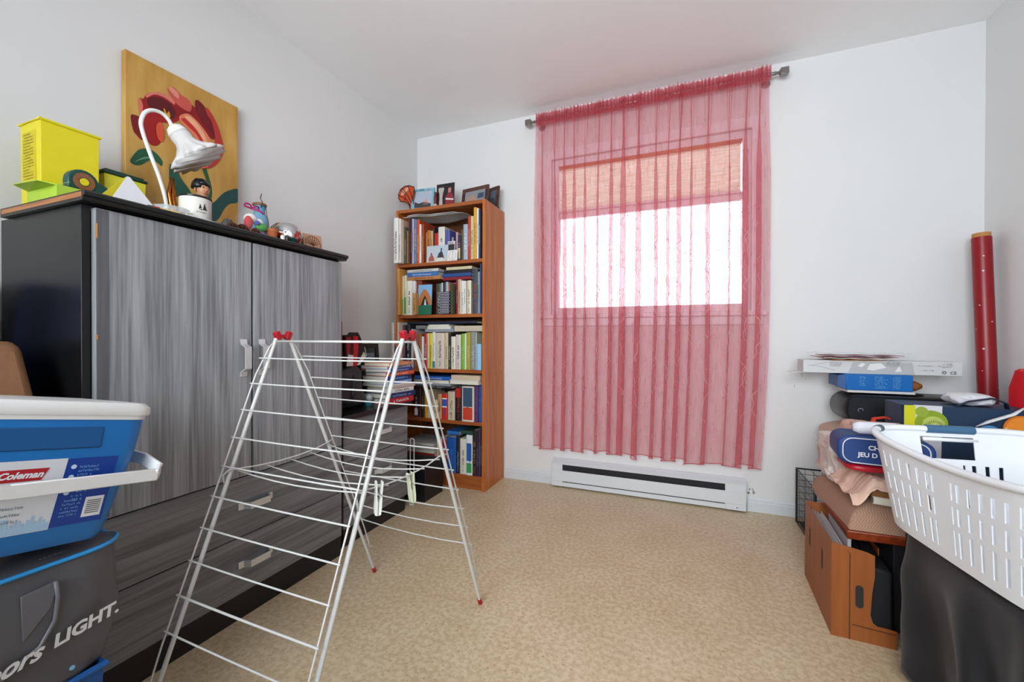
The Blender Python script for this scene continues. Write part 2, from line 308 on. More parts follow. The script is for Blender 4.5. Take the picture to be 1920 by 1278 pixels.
zs = [2.06*(j/110) for j in range(111)] + [2.06+ .078*(k+1)/8 for k in range(8)]
g = G(); vs = []; fs = []
for j, z in enumerate(zs):
    for i in range(NU+1):
        u = i/NU; x, y = cpos(u, z); zz = z
        if j == 0: zz = .020*n1(u*12, 2.)+.007*math.sin(u*75)
        if z > 2.06:
            k = (z-2.06)/.078; rr = .012
            if k < .55: y = y*.25 + (-rr if math.sin(u*900) > -2 else rr)  # sleeve in front of the rod
            else: y = y*1.3*(k-.2); zz = z + .010*n1(u*70, 3.)*(k-.5)*2
        if u < .004 or u > .996: y *= .4
        vs.append((x, y, zz))
n = NU+1
for j in range(len(zs)-1):
    for i in range(NU): fs.append((j*n+i, j*n+i+1, (j+1)*n+i+1, (j+1)*n+i))
g.add(vs, fs); g.build('curtain_panel', cm, ct, smooth=True, tidy=False)
g = G(); g.tube([(v[0], v[1]-.0008, v[2]) for v in vs[0:n:2]], .0022, 5); g.build('hem', M('c85a64', .7), ct, smooth=True)
# embroidery: wandering vine stitches and small sewn dots, thickest in the lower two thirds
g = G(); gd = G(); R = random.Random(5)
for k in range(46):
    u = .02+.96*(k+.5+R.uniform(-.3, .3))/46; z = R.uniform(.06, .4); pts = []; zt = R.uniform(1.30, 1.62); d = 1
    w_ = R.uniform(.006, .012); p0 = R.uniform(0, 6)
    while z < zt:
        uu = min(.995, max(.005, u + w_*math.sin(z*26+p0)+.004*math.sin(z*71+p0))); x, y = cpos(uu, z); pts.append((x, y-.0016, z)); z += .011
        if R.random() < .055:
            g.tube(pts, .0009, 3) if len(pts) > 2 else None
            pts = []; z += R.uniform(.02, .12)
        if R.random() < .16:
            du = min(.995, max(.005, uu+R.choice((-1, 1))*R.uniform(.004, .009))); x2, y2 = cpos(du, z); rr = R.uniform(.0028, .0048); q = R.uniform(0, 6)
            gd.add([(x2+rr*math.cos(a)*(.7), y2-.0022, z+rr*math.sin(a+q)) for a in [i*math.pi/3 for i in range(6)]], [(0, 1, 2, 3, 4, 5)])
    if len(pts) > 2: g.tube(pts, .0009, 3)
o = g.build('vine_embroidery', M('e4b4b8', .6, 0, .1), ct, tidy=False); o['kind'] = 'stuff'; o['label'] = 'thin pale vine stitching'
o = gd.build('sewn_dots', M('8a6472', .35, .3, .3, 60), ct, tidy=False); o['kind'] = 'stuff'; o['label'] = 'tiny dark sewn dots'
# gathered heading that stands above the rod, several layers deep
g = G(); NH = 900
for lay in (0, 1):
    hv = []
    for j in range(7):
        k = j/6
        for i in range(NH+1):
            u = i/NH; p2 = 2*math.pi*(64+17*lay)*(u+.010*n1(u*17, 3.+lay)); a2 = .55+.8*abs(n1(u*31, 8.+lay))
            hv.append((CX0+(CX1-CX0)*u+.0105*a2*math.sin(p2), (.004 if lay else -.012)+.0105*a2*math.cos(p2)*(.35+abs(k-.45)*1.6), 2.064+.064*k+(.013*n1(u*55, 3.+lay*4)+.004)*max(0, k-.6)*2.5))
    g.add(hv, [(j*(NH+1)+i, j*(NH+1)+i+1, (j+1)*(NH+1)+i+1, (j+1)*(NH+1)+i) for j in range(6) for i in range(NH)])
g.build('gathered_heading', cm, ct, smooth=True, tidy=False)
# rod
m_st = M('8d8a88', .3, .9, .05)
rd = thing('curtain_rod', 'brushed metal curtain rod with square finials above the window', 'curtain rod', (1.61, -.07, 2.34))
X90 = Matrix.Rotation(math.radians(90), 3, 'Y')
G().lathe([(.0085, -.665), (.0085, .665)], 14, (0, 0, 0), X90).build('rod', m_st, rd, smooth=True, auto=50)
for s_ in (-1, 1):
    g = G(); g.lathe([(.006, 0), (.011, .004), (.007, .010), (.007, .018), (.012, .022), (.012, .026)], 14, (s_*.664, 0, 0), Matrix.Rotation(math.radians(90*s_), 3, 'Y')); g.obox((s_*.708, 0, 0), (.038, .034, .034), Matrix.Identity(3)); g.build('finial', m_st, rd, bevel=.005)
    g = G(); g.lathe([(.022, 0), (.022, .004), (.012, .006), (.012, .0075)], 16, (s_*.635, .0695, -.012), Matrix.Rotation(math.radians(90), 3, 'X')); g.tube([(s_*.635, .062, -.012), (s_*.635, .02, -.012), (s_*.635, .0, -.0095)], .005, 8); g.build('bracket', m_st, rd, smooth=True, auto=40)
# ================================================================ WARDROBE
gw_v = wood('grey_grain_vertical', '707174', 'a0a2a5', 2, 16., .42, (.28, .75), .06, .03, 9., .5)
gw_h = wood('grey_grain_horizontal', '5a5b5e', '858789', 1, 16., .45, (.25, .78), .06, .035, 6., .5)
m_blk = M('131314', .28, 0, .05, 20, 0, .5); m_blk2 = M('161617', .42, 0, .05, 20)
m_alu = M('d8dadc', .3, .55, .02)
chip = wood('bare_chipboard', '9a6236', 'b5794a', 0, 20)
wd = thing('wardrobe', 'tall dark grey wood-grain wardrobe with two doors and two wide drawers', 'wardrobe', (0, 0, 0))
Wy0, Wy1, Wx0, Wx1 = -2.065, -1.222, .02, .44
g = G()
g.box(Wx0, Wy0, 0, Wx1, Wy0+.018, 1.278); g.box(Wx0, Wy1-.018, 0, Wx1, Wy1, 1.278); g.box(Wx0, Wy0+.018, .085, Wx1-.01, Wy1-.018, .10); g.box(Wx0, Wy0+.018, 1.262, Wx1, Wy1-.018, 1.278); g.box(Wx0, Wy0+.018, .1, Wx0+.006, Wy1-.018, 1.262); g.box(Wx0+.006, Wy0+.018, .462, Wx1-.02, Wy1-.018, .478)
g.build('carcass', m_blk, wd, bevel=.001)
G().box(Wx1-.02, Wy0+.0185, 0, Wx1+.012, Wy1-.0005, .086).build('plinth', m_blk2, wd, bevel=.001)
g = G(); g.prism([(.0, 1.2785), (.478, 1.2785), (.482, 1.283), (.482, 1.287), (.490, 1.290), (.490, 1.298), (.486, 1.302), (.0, 1.302)], Wy0-.014, Wy1+.006, lambda a, b, d: (max(a, .06), d, b)); g.build('top_panel', m_blk, wd)
g = G(); g.box(.068, Wy0-.0148, 1.286, .478, Wy0-.0141, 1.2985); o = g.build('worn_edge', chip, wd); o['label'] = 'bare brown chipboard edge'
def bar_handle(parent, c, axis, L=.125):
    """flat aluminium bow handle, c on the door face, axis 'z' or 'y'"""
    g = G(); h = L/2; w = .011; t = .0022
    prof = [(-h, 0), (-h, .004), (-h+.014, .008), (-h+.024, .026), (h-.024, .026), (h-.014, .008), (h, .004), (h, 0), (h-.014, .0045), (h-.025, .0225), (-h+.025, .0225), (-h+.014, .0045)]
    prof = [(-h, .0), (-h, .003), (-h+.016, .006), (-h+.026, .027), (h-.026, .027), (h-.016, .006), (h, .003), (h, .0), (h-.017, .0025), (h-.0275, .0235), (-h+.0275, .0235), (-h+.017, .0025)]
    x, y, z = c
    if axis == 'z': g.prism(prof, -w, w, lambda a, b, d: (x+b, y+d, z+a))
    else: g.prism(prof, -w, w, lambda a, b, d: (x+b, y+a, z+d))
    return g.build('handle', m_alu, parent)
for (a, b, hy) in ((-2.046, -1.6355, -1.664), (-1.6265, -1.2245, -1.598)):
    d = G().box(Wx1+.0005, a, .480, Wx1+.0195, b, 1.2705).build('door', gw_v, wd, bevel=.0008); bar_handle(d, (Wx1+.0195, hy, .878), 'z')
for (z0, z1) in ((.281, .476), (.089, .277)):
    d = G().box(Wx1+.0005, -2.046, z0, Wx1+.0195, -1.2245, z1).build('drawer', gw_h, wd, bevel=.0008); bar_handle(d, (Wx1+.0195, -1.62, (z0+z1)/2+.003), 'y')
o = G().box(Wx1+.0196, -2.044, .485, Wx1+.0201, -2.02, 1.268).build('door_edge_band', wood('edge_band', '55565a', '66676a', 2, 12), wd)
for (z0, z1) in ((1.195, 1.232), (.94, .952)):
    G().box(Wx1+.0198, -2.0465, z0, Wx1+.0206, -2.042, z1).build('chipped_edge', M('c08a55', .7), wd)
# ================================================================ LOW CHEST OF DRAWERS
ch = thing('chest_of_drawers', 'low grey wood-grain chest of drawers between the wardrobe and the bookcase', 'chest of drawers', (0, 0, 0))
cy0, cy1 = -1.185, -.706
g = G(); g.box(.02, cy0, 0, .41, cy0+.016, .578); g.box(.02, cy1-.016, 0, .41, cy1, .578); g.box(.02, cy0+.016, .565, .41, cy1-.016, .578); g.box(.02, cy0+.016, .07, .026, cy1-.016, .565)
g.build('carcass', m_blk, ch)
G().box(.02, cy0-.012, .5785, .447, cy1+.014, .600).build('top_panel', m_blk, ch, bevel=.004)
G().box(.39, cy0+.0165, 0, .415, cy1-.0165, .083).build('plinth', m_blk2, ch)
for (z0, z1) in ((.387, .575), (.19, .383), (.087, .186)):
    d = G().box(.411, cy0+.004, z0, .429, cy1-.004, z1).build('drawer', gw_h, ch, bevel=.0008)
    if z0 > .1: bar_handle(d, (.429, -.915, (z0+z1)/2), 'y')
# ================================================================ BOOKCASE
oak = wood('cherry_veneer_upright', 'a8541a', 'cf7c34', 2, 9., .42, (.25, .75), .04, .05, 8., .35); oak_h = wood('cherry_veneer_shelf', '93481c', 'b0642c', 0, 9., .42, (.25, .75), .04, .05, 8., .35)
bc = thing('bookcase', 'tall narrow cherry-brown bookcase full of books in the corner', 'bookcase', (0, 0, 0))
SHELF = {1: 1.438, 2: 1.099, 3: .749, 4: .425, 5: .089}
BY0, BY1 = -.313, -.017
G().box(.049, BY0, 0, .068, BY1, 1.80).build('side_panel', oak, bc, bevel=.0008); G().box(.691, BY0, 0, .710, BY1, 1.80).build('side_panel', oak, bc, bevel=.0008)
G().box(.0682, BY0+.001, 1.778, .6908, BY1, 1.7995).build('top_panel', oak_h, bc, bevel=.0008)
for k in (1, 2, 3, 4): G().box(.0682, BY0+.002, SHELF[k]-.021, .6908, BY1-.008, SHELF[k]).build('shelf', oak_h, bc, bevel=.0008)
G().box(.0682, BY0+.002, SHELF[5]-.019, .6908, BY1-.008, SHELF[5]).build('bottom_shelf', oak_h, bc, bevel=.0008)
G().box(.0682, BY0+.016, 0, .6908, BY0+.032, SHELF[5]-.0195).build('plinth', oak_h, bc)
G().box(.0682, BY1-.0075, .05, .6908, BY1-.003, 1.777).build('back_panel', wood('bookcase_back', '5c341d', '6d4024', 2, 8), bc)
for (y, z) in ((-.07, 1.71), (-.20, .738), (-.07, .745), (-.28, .098), (-.07, .096)):
    G().lathe([(.004, 0), (.0035, .0012), (0, .0012)], 10, (.7101, y, z), Matrix.Rotation(math.radians(90), 3, 'Y')).build('screw_cap', M('d9b48c', .5), bc)
# ================================================================ BOOKS (spine positions in metres: shelf, x0, x1, height, colour, words, spine y, print)
BOOKS=[
  (1, 0.072, 0.106, 0.295, 'e6e2dc', 'white magazine file with black print', -0.37, '222222'),
  (1, 0.1066, 0.124, 0.287, 'd8cfc8', 'pale pink book', -0.365, '884444'),
  (1, 0.1246, 0.133, 0.284, 'b9a28c', 'beige book', -0.35, None),
  (1, 0.1336, 0.147, 0.237, '3f4a42', 'dark green book', -0.34, 'c0c0a0'),
  (1, 0.1476, 0.1521, 0.215, 'b08050', 'tan paperback', -0.33, None),
  (1, 0.1527, 0.1572, 0.299, '7a3a28', 'rust brown book', -0.32, 'd0b090'),
  (1, 0.1578, 0.1623, 0.299, '35353a', 'charcoal book', -0.315, 'cccccc'),
  (1, 0.1629, 0.173, 0.3, '5d2f52', 'plum purple book', -0.31, 'd0b0c0'),
  (1, 0.1736, 0.185, 0.295, 'c3b6c4', 'lilac white book', -0.31, '554466'),
  (1, 0.1856, 0.204, 0.292, '4a7fa8', 'sky blue book', -0.305, 'f0d0a0'),
  (1, 0.2046, 0.227, 0.288, 'c4471f', 'orange red book', -0.305, 'f0c040'),
  (1, 0.2276, 0.239, 0.255, 'ece9e4', 'thin white book', -0.305, None),
  (1, 0.2396, 0.257, 0.254, '9a4420', 'brick orange book', -0.3, 'e0b080'),
  (1, 0.2576, 0.2621, 0.208, 'c9bf7a', 'yellowish paperback', -0.268, None),
  (1, 0.2627, 0.284, 0.221, 'c07028', 'orange paperback', -0.268, '402010'),
  (1, 0.286, 0.307, 0.216, 'c79a66', 'tan novel', -0.268, '603020'),
  (1, 0.308, 0.319, 0.235, '2b2a30', 'black paperback', -0.268, None),
  (1, 0.32, 0.332, 0.195, 'b82a22', 'crimson paperback', -0.268, None),
  (1, 0.333, 0.346, 0.197, 'c83028', 'bright red paperback', -0.268, None),
  (1, 0.348, 0.396, 0.234, 'dcd8cc', 'wide cream white book', -0.268, '333333'),
  (1, 0.4, 0.434, 0.21, '55589a', 'violet blue book', -0.268, None),
  (1, 0.481, 0.495, 0.188, 'c99aa6', 'pink paperback', -0.272, None),
  (1, 0.4956, 0.516, 0.169, '2a2c48', 'navy book with cream label', -0.272, 'e8dcc0'),
  (1, 0.529, 0.539, 0.195, '6b5a2c', 'dark olive gold book', -0.285, None),
  (1, 0.542, 0.573, 0.228, '9fb0c0', 'pale blue book', -0.285, 'ffffff'),
  (1, 0.577, 0.595, 0.274, 'c33c22', 'vermilion book', -0.29, None),
  (1, 0.597, 0.617, 0.273, 'd6c7a2', 'cream book with black lettering', -0.29, '222222'),
  (1, 0.623, 0.642, 0.322, 'e0a51c', 'golden yellow folder', -0.3, None),
  (1, 0.644, 0.657, 0.315, 'e6e6e6', 'white binder', -0.3, None),
  (1, 0.658, 0.672, 0.304, '2c3550', 'dark blue binder', -0.3, None),
  (2, 0.087, 0.105, 0.305, 'c88b40', 'tan and navy book', -0.355, '22304a'),
  (2, 0.1056, 0.1101, 0.259, 'dfe3d2', 'white book with green foot', -0.32, '3c8c3c'),
  (2, 0.1107, 0.128, 0.265, 'd9cf9e', 'cream book with grass green spine', -0.31, '4f9a2c'),
  (2, 0.1286, 0.166, 0.228, 'e9e6e0', 'white book with black dotted lettering', -0.305, '2a2a55'),
  (2, 0.1666, 0.177, 0.227, 'e2ddd6', 'thin white paperback', -0.3, None),
  (2, 0.178, 0.191, 0.226, 'efeae4', 'white paperback with red line', -0.3, 'a03030'),
  (2, 0.1916, 0.231, 0.227, '8c3a22', 'rust red book', -0.285, 'd8b090'),
  (2, 0.332, 0.37, 0.204, '4a5248', 'grey green book', -0.268, 'b0b8a8'),
  (2, 0.372, 0.382, 0.209, 'd5d8da', 'thin pale grey book', -0.268, None),
  (2, 0.384, 0.403, 0.211, '2a3438', 'slate black book', -0.268, None),
  (2, 0.404, 0.423, 0.213, 'a8b4bc', 'pale steel book', -0.268, None),
  (2, 0.424, 0.436, 0.201, 'b4632c', 'burnt orange paperback', -0.268, None),
  (2, 0.438, 0.479, 0.205, '9c2530', 'dark red book', -0.268, 'e0c0a0'),
  (2, 0.499, 0.511, 0.217, '84222c', 'maroon book', -0.3, None),
  (2, 0.5116, 0.536, 0.219, 'c3a78a', 'tan book with brown lettering', -0.3, '6b4030'),
  (2, 0.537, 0.554, 0.209, 'e8e5e0', 'white book with blue emblem', -0.3, '2a4a8a'),
  (2, 0.555, 0.57, 0.208, 'e4e2da', 'off white book with black block print', -0.3, '202020'),
  (2, 0.577, 0.605, 0.209, 'd9cfb4', 'cream book with small grey lettering', -0.3, '555555'),
  (2, 0.612, 0.646, 0.28, '3f4650', 'dark patterned book', -0.29, 'c05030'),
  (2, 0.647, 0.662, 0.262, '8f959c', 'grey book', -0.29, None),
  (2, 0.663, 0.673, 0.309, '2a4a7c', 'tall blue folder', -0.29, None),
  (3, 0.07, 0.087, 0.3, 'd8cfc4', 'cream striped book', -0.39, '8a6a4a'),
  (3, 0.0876, 0.099, 0.3, 'c8732c', 'orange book with navy foot', -0.38, '3a3a6a'),
  (3, 0.0996, 0.112, 0.3, 'c9c2bc', 'white patterned book', -0.37, '444444'),
  (3, 0.1126, 0.119, 0.283, 'b03030', 'red and black book', -0.33, None),
  (3, 0.12, 0.134, 0.285, '26262a', 'black book', -0.33, 'dddddd'),
  (3, 0.1346, 0.165, 0.285, '1f2226', 'wide black binder with white dashes', -0.32, 'e8e8e8'),
  (3, 0.1656, 0.18, 0.257, 'b9b6b2', 'pale grey book', -0.31, None),
  (3, 0.1806, 0.212, 0.225, '7c4a2a', 'brown book', -0.3, 'e0a060'),
  (3, 0.213, 0.24, 0.225, '96592c', 'copper brown book', -0.3, '30201a'),
  (3, 0.241, 0.257, 0.208, 'd8d6d2', 'slim white book', -0.3, None),
  (3, 0.263, 0.284, 0.229, 'b81e24', 'scarlet book', -0.3, None),
  (3, 0.286, 0.298, 0.23, 'd5c9a8', 'thin cream book', -0.3, None),
  (3, 0.299, 0.324, 0.23, 'd8c428', 'yellow book with dark lettering', -0.3, '403820'),
  (3, 0.325, 0.347, 0.236, 'dcdcda', 'white book with teal foot', -0.3, '3a86a0'),
  (3, 0.352, 0.417, 0.231, 'cfbfb0', 'thick beige book with black title', -0.305, '1a1a1a'),
  (3, 0.4176, 0.442, 0.233, 'c9b89a', 'sand coloured book', -0.3, '7a6a50'),
  (3, 0.444, 0.462, 0.229, '26241f', 'black book with white foot mark', -0.3, 'd0d0c0'),
  (3, 0.464, 0.495, 0.208, 'ddd8c6', 'cream book with small print', -0.3, '404040'),
  (3, 0.497, 0.534, 0.22, 'd3c3bd', 'blush book with brush drawing', -0.3, '7a4a70'),
  (3, 0.538, 0.56, 0.226, '6fb528', 'lime green book', -0.3, 'b8e080'),
  (3, 0.562, 0.573, 0.228, 'e6e6dc', 'narrow white book', -0.3, None),
  (3, 0.574, 0.601, 0.235, 'a69a22', 'olive yellow book', -0.3, 'd8d090'),
  (3, 0.603, 0.632, 0.237, '8a8d88', 'grey spiral bound notebook', -0.3, 'd8d8d8'),
  (3, 0.6326, 0.64, 0.235, 'c9d4c0', 'pale green folder', -0.29, None),
  (3, 0.649, 0.679, 0.162, '8fc4e6', 'light blue notebook', -0.305, 'c8e4f4'),
  (4, 0.186, 0.216, 0.189, '2c2b2e', 'black book with white label', -0.3, 'e8e8e8'),
  (4, 0.218, 0.237, 0.197, '5a2226', 'dark maroon book', -0.3, None),
  (4, 0.239, 0.261, 0.195, '2b2620', 'dark brown book', -0.3, None),
  (4, 0.264, 0.285, 0.186, 'd79a28', 'amber yellow book', -0.3, None),
  (4, 0.286, 0.31, 0.186, 'cdbfa0', 'cream paperback', -0.3, None),
  (4, 0.313, 0.334, 0.17, 'c2a888', 'beige paperback', -0.3, None),
  (4, 0.336, 0.364, 0.121, 'd9c59a', 'small sandy paperback', -0.3, 'a06a3a'),
  (4, 0.366, 0.394, 0.16, 'c49468', 'tan orange paperback', -0.3, None),
  (4, 0.398, 0.441, 0.163, 'c8281f', 'red book with blue and white bands', -0.305, '2f55a8'),
  (4, 0.444, 0.494, 0.181, 'c6b79c', 'beige book with brown lettering', -0.305, '7a5a40'),
  (4, 0.498, 0.543, 0.211, '231f22', 'black book with red top', -0.305, 'c83a2c'),
  (4, 0.549, 0.631, 0.22, 'd9d2c6', 'thick white book with slate and red panels', -0.31, '3f5a70'),
  (4, 0.6316, 0.655, 0.225, '5e2a62', 'purple book', -0.3, '8a5a90'),
  (4, 0.657, 0.684, 0.235, '2a4a86', 'royal blue book', -0.3, '4a70b0'),
  (5, 0.351, 0.391, 0.202, 'd4c2a0', 'cream book with floral foot', -0.29, 'a05a40'),
  (5, 0.393, 0.425, 0.205, 'a52830', 'carmine book', -0.29, 'e0b0a0'),
  (5, 0.433, 0.501, 0.224, '2456a0', 'wide blue book', -0.3, '4a7ac0'),
  (5, 0.502, 0.528, 0.241, '22232c', 'black book with pale lettering', -0.3, 'a0a0b0'),
  (5, 0.53, 0.573, 0.223, 'dcd6c6', 'cream white book', -0.3, '777060'),
  (5, 0.577, 0.619, 0.25, 'e2e6ea', 'white and blue book with green leaf', -0.305, '2a62b0'),
  (5, 0.6196, 0.643, 0.282, '2e2018', 'dark brown book with gold lettering', -0.3, 'c89a4a'),
  (5, 0.645, 0.659, 0.284, '35283c', 'dark plum book', -0.3, '8a7aa0'),
  (5, 0.661, 0.672, 0.291, '463458', 'violet book', -0.3, '9a8ab0'),
  (5, 0.673, 0.684, 0.292, '3a2c34', 'dark mulberry book', -0.3, 'b09aa0'),
]
PAINT=[
  ('leaf', '1f5a3c', [(-0.187, 0.261), (-0.178, 0.284), (-0.162, 0.311), (-0.14, 0.325), (-0.118, 0.326), (-0.096, 0.312), (-0.087, 0.295), (-0.091, 0.28), (-0.105, 0.288), (-0.127, 0.287), (-0.153, 0.261), (-0.174, 0.253)]) ,
  ('leaf_vein', '6aa07a', [(-0.174, 0.263), (-0.153, 0.286), (-0.132, 0.298), (-0.11, 0.296), (-0.132, 0.293), (-0.153, 0.28)]) ,
  ('leaf', '1d5644', [(-0.063, 0.298), (-0.039, 0.294), (-0.03, 0.268), (-0.015, 0.246), (0.0, 0.229), (0.008, 0.203), (-0.066, 0.18), (-0.066, 0.233)]) ,
  ('stem', '25592f', [(0.05, 0.331), (0.065, 0.337), (0.079, 0.296), (0.09, 0.253), (0.087, 0.211), (0.075, 0.187), (0.065, 0.19), (0.078, 0.237), (0.068, 0.28)]) ,
  ('leaf', '1c4c48', [(0.199, 0.29), (0.162, 0.274), (0.132, 0.249), (0.103, 0.21), (0.08, 0.183), (0.058, 0.133), (0.058, 0.116), (0.108, 0.129), (0.138, 0.185), (0.162, 0.216), (0.199, 0.236)]) ,
  ('petal', '7a0e12', [(-0.185, 0.421), (-0.17, 0.43), (-0.153, 0.428), (-0.14, 0.412), (-0.14, 0.366), (-0.153, 0.35), (-0.168, 0.361), (-0.178, 0.374)]) ,
  ('petal', '9c1214', [(-0.161, 0.495), (-0.148, 0.499), (-0.14, 0.519), (-0.122, 0.536), (-0.095, 0.551), (-0.068, 0.552), (-0.046, 0.542), (-0.033, 0.522), (-0.033, 0.479), (-0.063, 0.453), (-0.096, 0.438), (-0.1, 0.404), (-0.094, 0.368), (-0.114, 0.345), (-0.136, 0.352), (-0.153, 0.37), (-0.157, 0.409), (-0.159, 0.448)]) ,
  ('petal_edge', 'd9705f', [(-0.163, 0.491), (-0.157, 0.497), (-0.149, 0.474), (-0.153, 0.436), (-0.159, 0.443), (-0.161, 0.467)]) ,
  ('petal_edge', 'd8796a', [(-0.141, 0.516), (-0.122, 0.536), (-0.095, 0.551), (-0.068, 0.552), (-0.045, 0.542), (-0.048, 0.53), (-0.082, 0.539), (-0.114, 0.533), (-0.136, 0.51)]) ,
  ('petal_shade', '5c0a10', [(-0.136, 0.506), (-0.109, 0.528), (-0.077, 0.532), (-0.051, 0.518), (-0.046, 0.483), (-0.073, 0.465), (-0.105, 0.475), (-0.131, 0.482)]) ,
  ('petal', '8c1016', [(-0.046, 0.542), (-0.019, 0.543), (0.009, 0.56), (0.037, 0.55), (0.064, 0.537), (0.092, 0.498), (0.097, 0.46), (0.053, 0.475), (0.027, 0.496), (-0.004, 0.504), (-0.037, 0.488)]) ,
  ('petal', 'c9564a', [(-0.071, 0.578), (-0.056, 0.593), (-0.044, 0.59), (-0.027, 0.58), (-0.003, 0.576), (0.012, 0.559), (0.006, 0.531), (-0.019, 0.529), (-0.044, 0.538), (-0.056, 0.553), (-0.065, 0.564)]) ,
  ('petal_edge', 'e08a7c', [(-0.068, 0.58), (-0.056, 0.591), (-0.036, 0.58), (-0.034, 0.56), (-0.049, 0.563)]) ,
  ('petal', '6e0c14', [(0.024, 0.578), (0.035, 0.591), (0.059, 0.578), (0.064, 0.56), (0.086, 0.537), (0.106, 0.499), (0.104, 0.466), (0.086, 0.484), (0.053, 0.509), (0.029, 0.543)]) ,
  ('petal', 'b8322e', [(0.064, 0.577), (0.081, 0.569), (0.109, 0.53), (0.129, 0.474), (0.136, 0.435), (0.12, 0.387), (0.092, 0.347), (0.058, 0.327), (0.032, 0.327), (0.058, 0.363), (0.081, 0.389), (0.092, 0.434), (0.102, 0.468), (0.089, 0.526), (0.07, 0.551)]) ,
  ('petal', 'e2805c', [(-0.033, 0.492), (-0.004, 0.518), (0.027, 0.508), (0.059, 0.483), (0.083, 0.454), (0.097, 0.419), (0.092, 0.373), (0.075, 0.342), (0.037, 0.322), (0.006, 0.317), (0.011, 0.344), (0.032, 0.38), (0.037, 0.411), (0.021, 0.438), (0.001, 0.456), (-0.022, 0.468)]) ,
  ('petal_streak', 'c22a22', [(-0.027, 0.487), (0.006, 0.498), (0.04, 0.474), (0.064, 0.44), (0.072, 0.391), (0.058, 0.363), (0.05, 0.411), (0.032, 0.448), (0.001, 0.467)]) ,
  ('petal_streak', 'f0ae86', [(-0.014, 0.499), (0.006, 0.509), (0.037, 0.49), (0.061, 0.459), (0.081, 0.412), (0.075, 0.398), (0.05, 0.445), (0.021, 0.477)]) ,
  ('petal', 'd8542f', [(-0.109, 0.421), (-0.093, 0.442), (-0.084, 0.412), (-0.089, 0.37), (-0.105, 0.379)]) ,
  ('petal', 'e8684a', [(0.005, 0.322), (0.037, 0.347), (0.065, 0.377), (0.076, 0.344), (0.048, 0.323), (0.016, 0.314)]) ,
  ('stamen', 'd79a2a', [(-0.086, 0.492), (-0.082, 0.497), (-0.075, 0.482), (-0.068, 0.494), (-0.063, 0.475), (-0.07, 0.469), (-0.077, 0.473)]) ,
]
ORD = ['first', 'second', 'third', 'fourth', 'fifth', 'sixth', 'seventh', 'eighth', 'ninth', 'tenth', 'eleventh', 'twelfth', 'thirteenth', 'fourteenth', 'fifteenth', 'sixteenth', 'seventeenth', 'eighteenth', 'nineteenth', 'twentieth']
SHN = {1: 'top shelf', 2: 'second shelf', 3: 'middle shelf', 4: 'fourth shelf', 5: 'bottom shelf'}
m_pages = M('d9d3c3', .85, 0, .08, 120)
BR = random.Random(8)
def book(label, group, w, h, d, col, pr, loc, rot=(0, 0, 0), name='book', soft=None, title=None):
    """w thickness, h height, d depth; spine at local y=0 facing -y, standing; base centre at origin"""
    t = thing(name, label, 'book', loc, 0, group, rot); bt = min(.0022, w*.16); hw = w/2
    mc = M(col, BR.choice((.35, .45, .6)), 0, .05, 30)
    g = G(); rd = min(.003, w*.2)
    g.prism([(-hw, 0+rd), (-hw*.5, 0), (hw*.5, 0), (hw, rd), (hw, d), (hw-bt, d), (hw-bt, rd+.0035), (-hw+bt, rd+.0035), (-hw+bt, d), (-hw, d)], 0, h, lambda a, b, z: (a, b, z)); g.build('cover', mc, t)
    G().box(-hw+bt+.0001, rd+.004, .003, hw-bt-.0001, d-.003, h-.003).build('pages', m_pages, t)
    if pr and w > .0085:
        g = G(); lh = min(.016, w*.46); f = lambda a, b, z: (-(b-lh/2), -.0006-z, a)
        z0 = h*BR.uniform(.2, .32); glyphs(g, h*BR.uniform(.4, .5), lh, lambda a, b, z: f(a+z0, b, z), BR, .9)
        if w > .016: glyphs(g, h*.16, lh*.5, lambda a, b, z: f(a+h*.06, b+lh*.25, z), BR, .9)
        if g.f: g.build('spine_lettering', M(pr, .5, 0, .0), t, tidy=False)['kind'] = 'stuff'
    elif pr is None and w > .010 and BR.random() < .6:
        c = '30302c' if sum(lin(col)[:3]) > .9 else 'd8d0c0'
        g = G(); lh = min(.010, w*.36); z0 = h*.3; glyphs(g, h*.4, lh, lambda a, b, z: (-(b-lh/2), -.0006-z, a+z0), BR, .9)
        if g.f: g.build('spine_lettering', M(c, .5, 0, .0), t, tidy=False)['kind'] = 'stuff'
    return t
def panels(t, w, h, segs):
    for (z0, z1, c) in segs: G().box(-w*.40, -.0011, z0*h, w*.40, -.0002, z1*h).build('spine_panel', M(c, .45), t)
count = {}
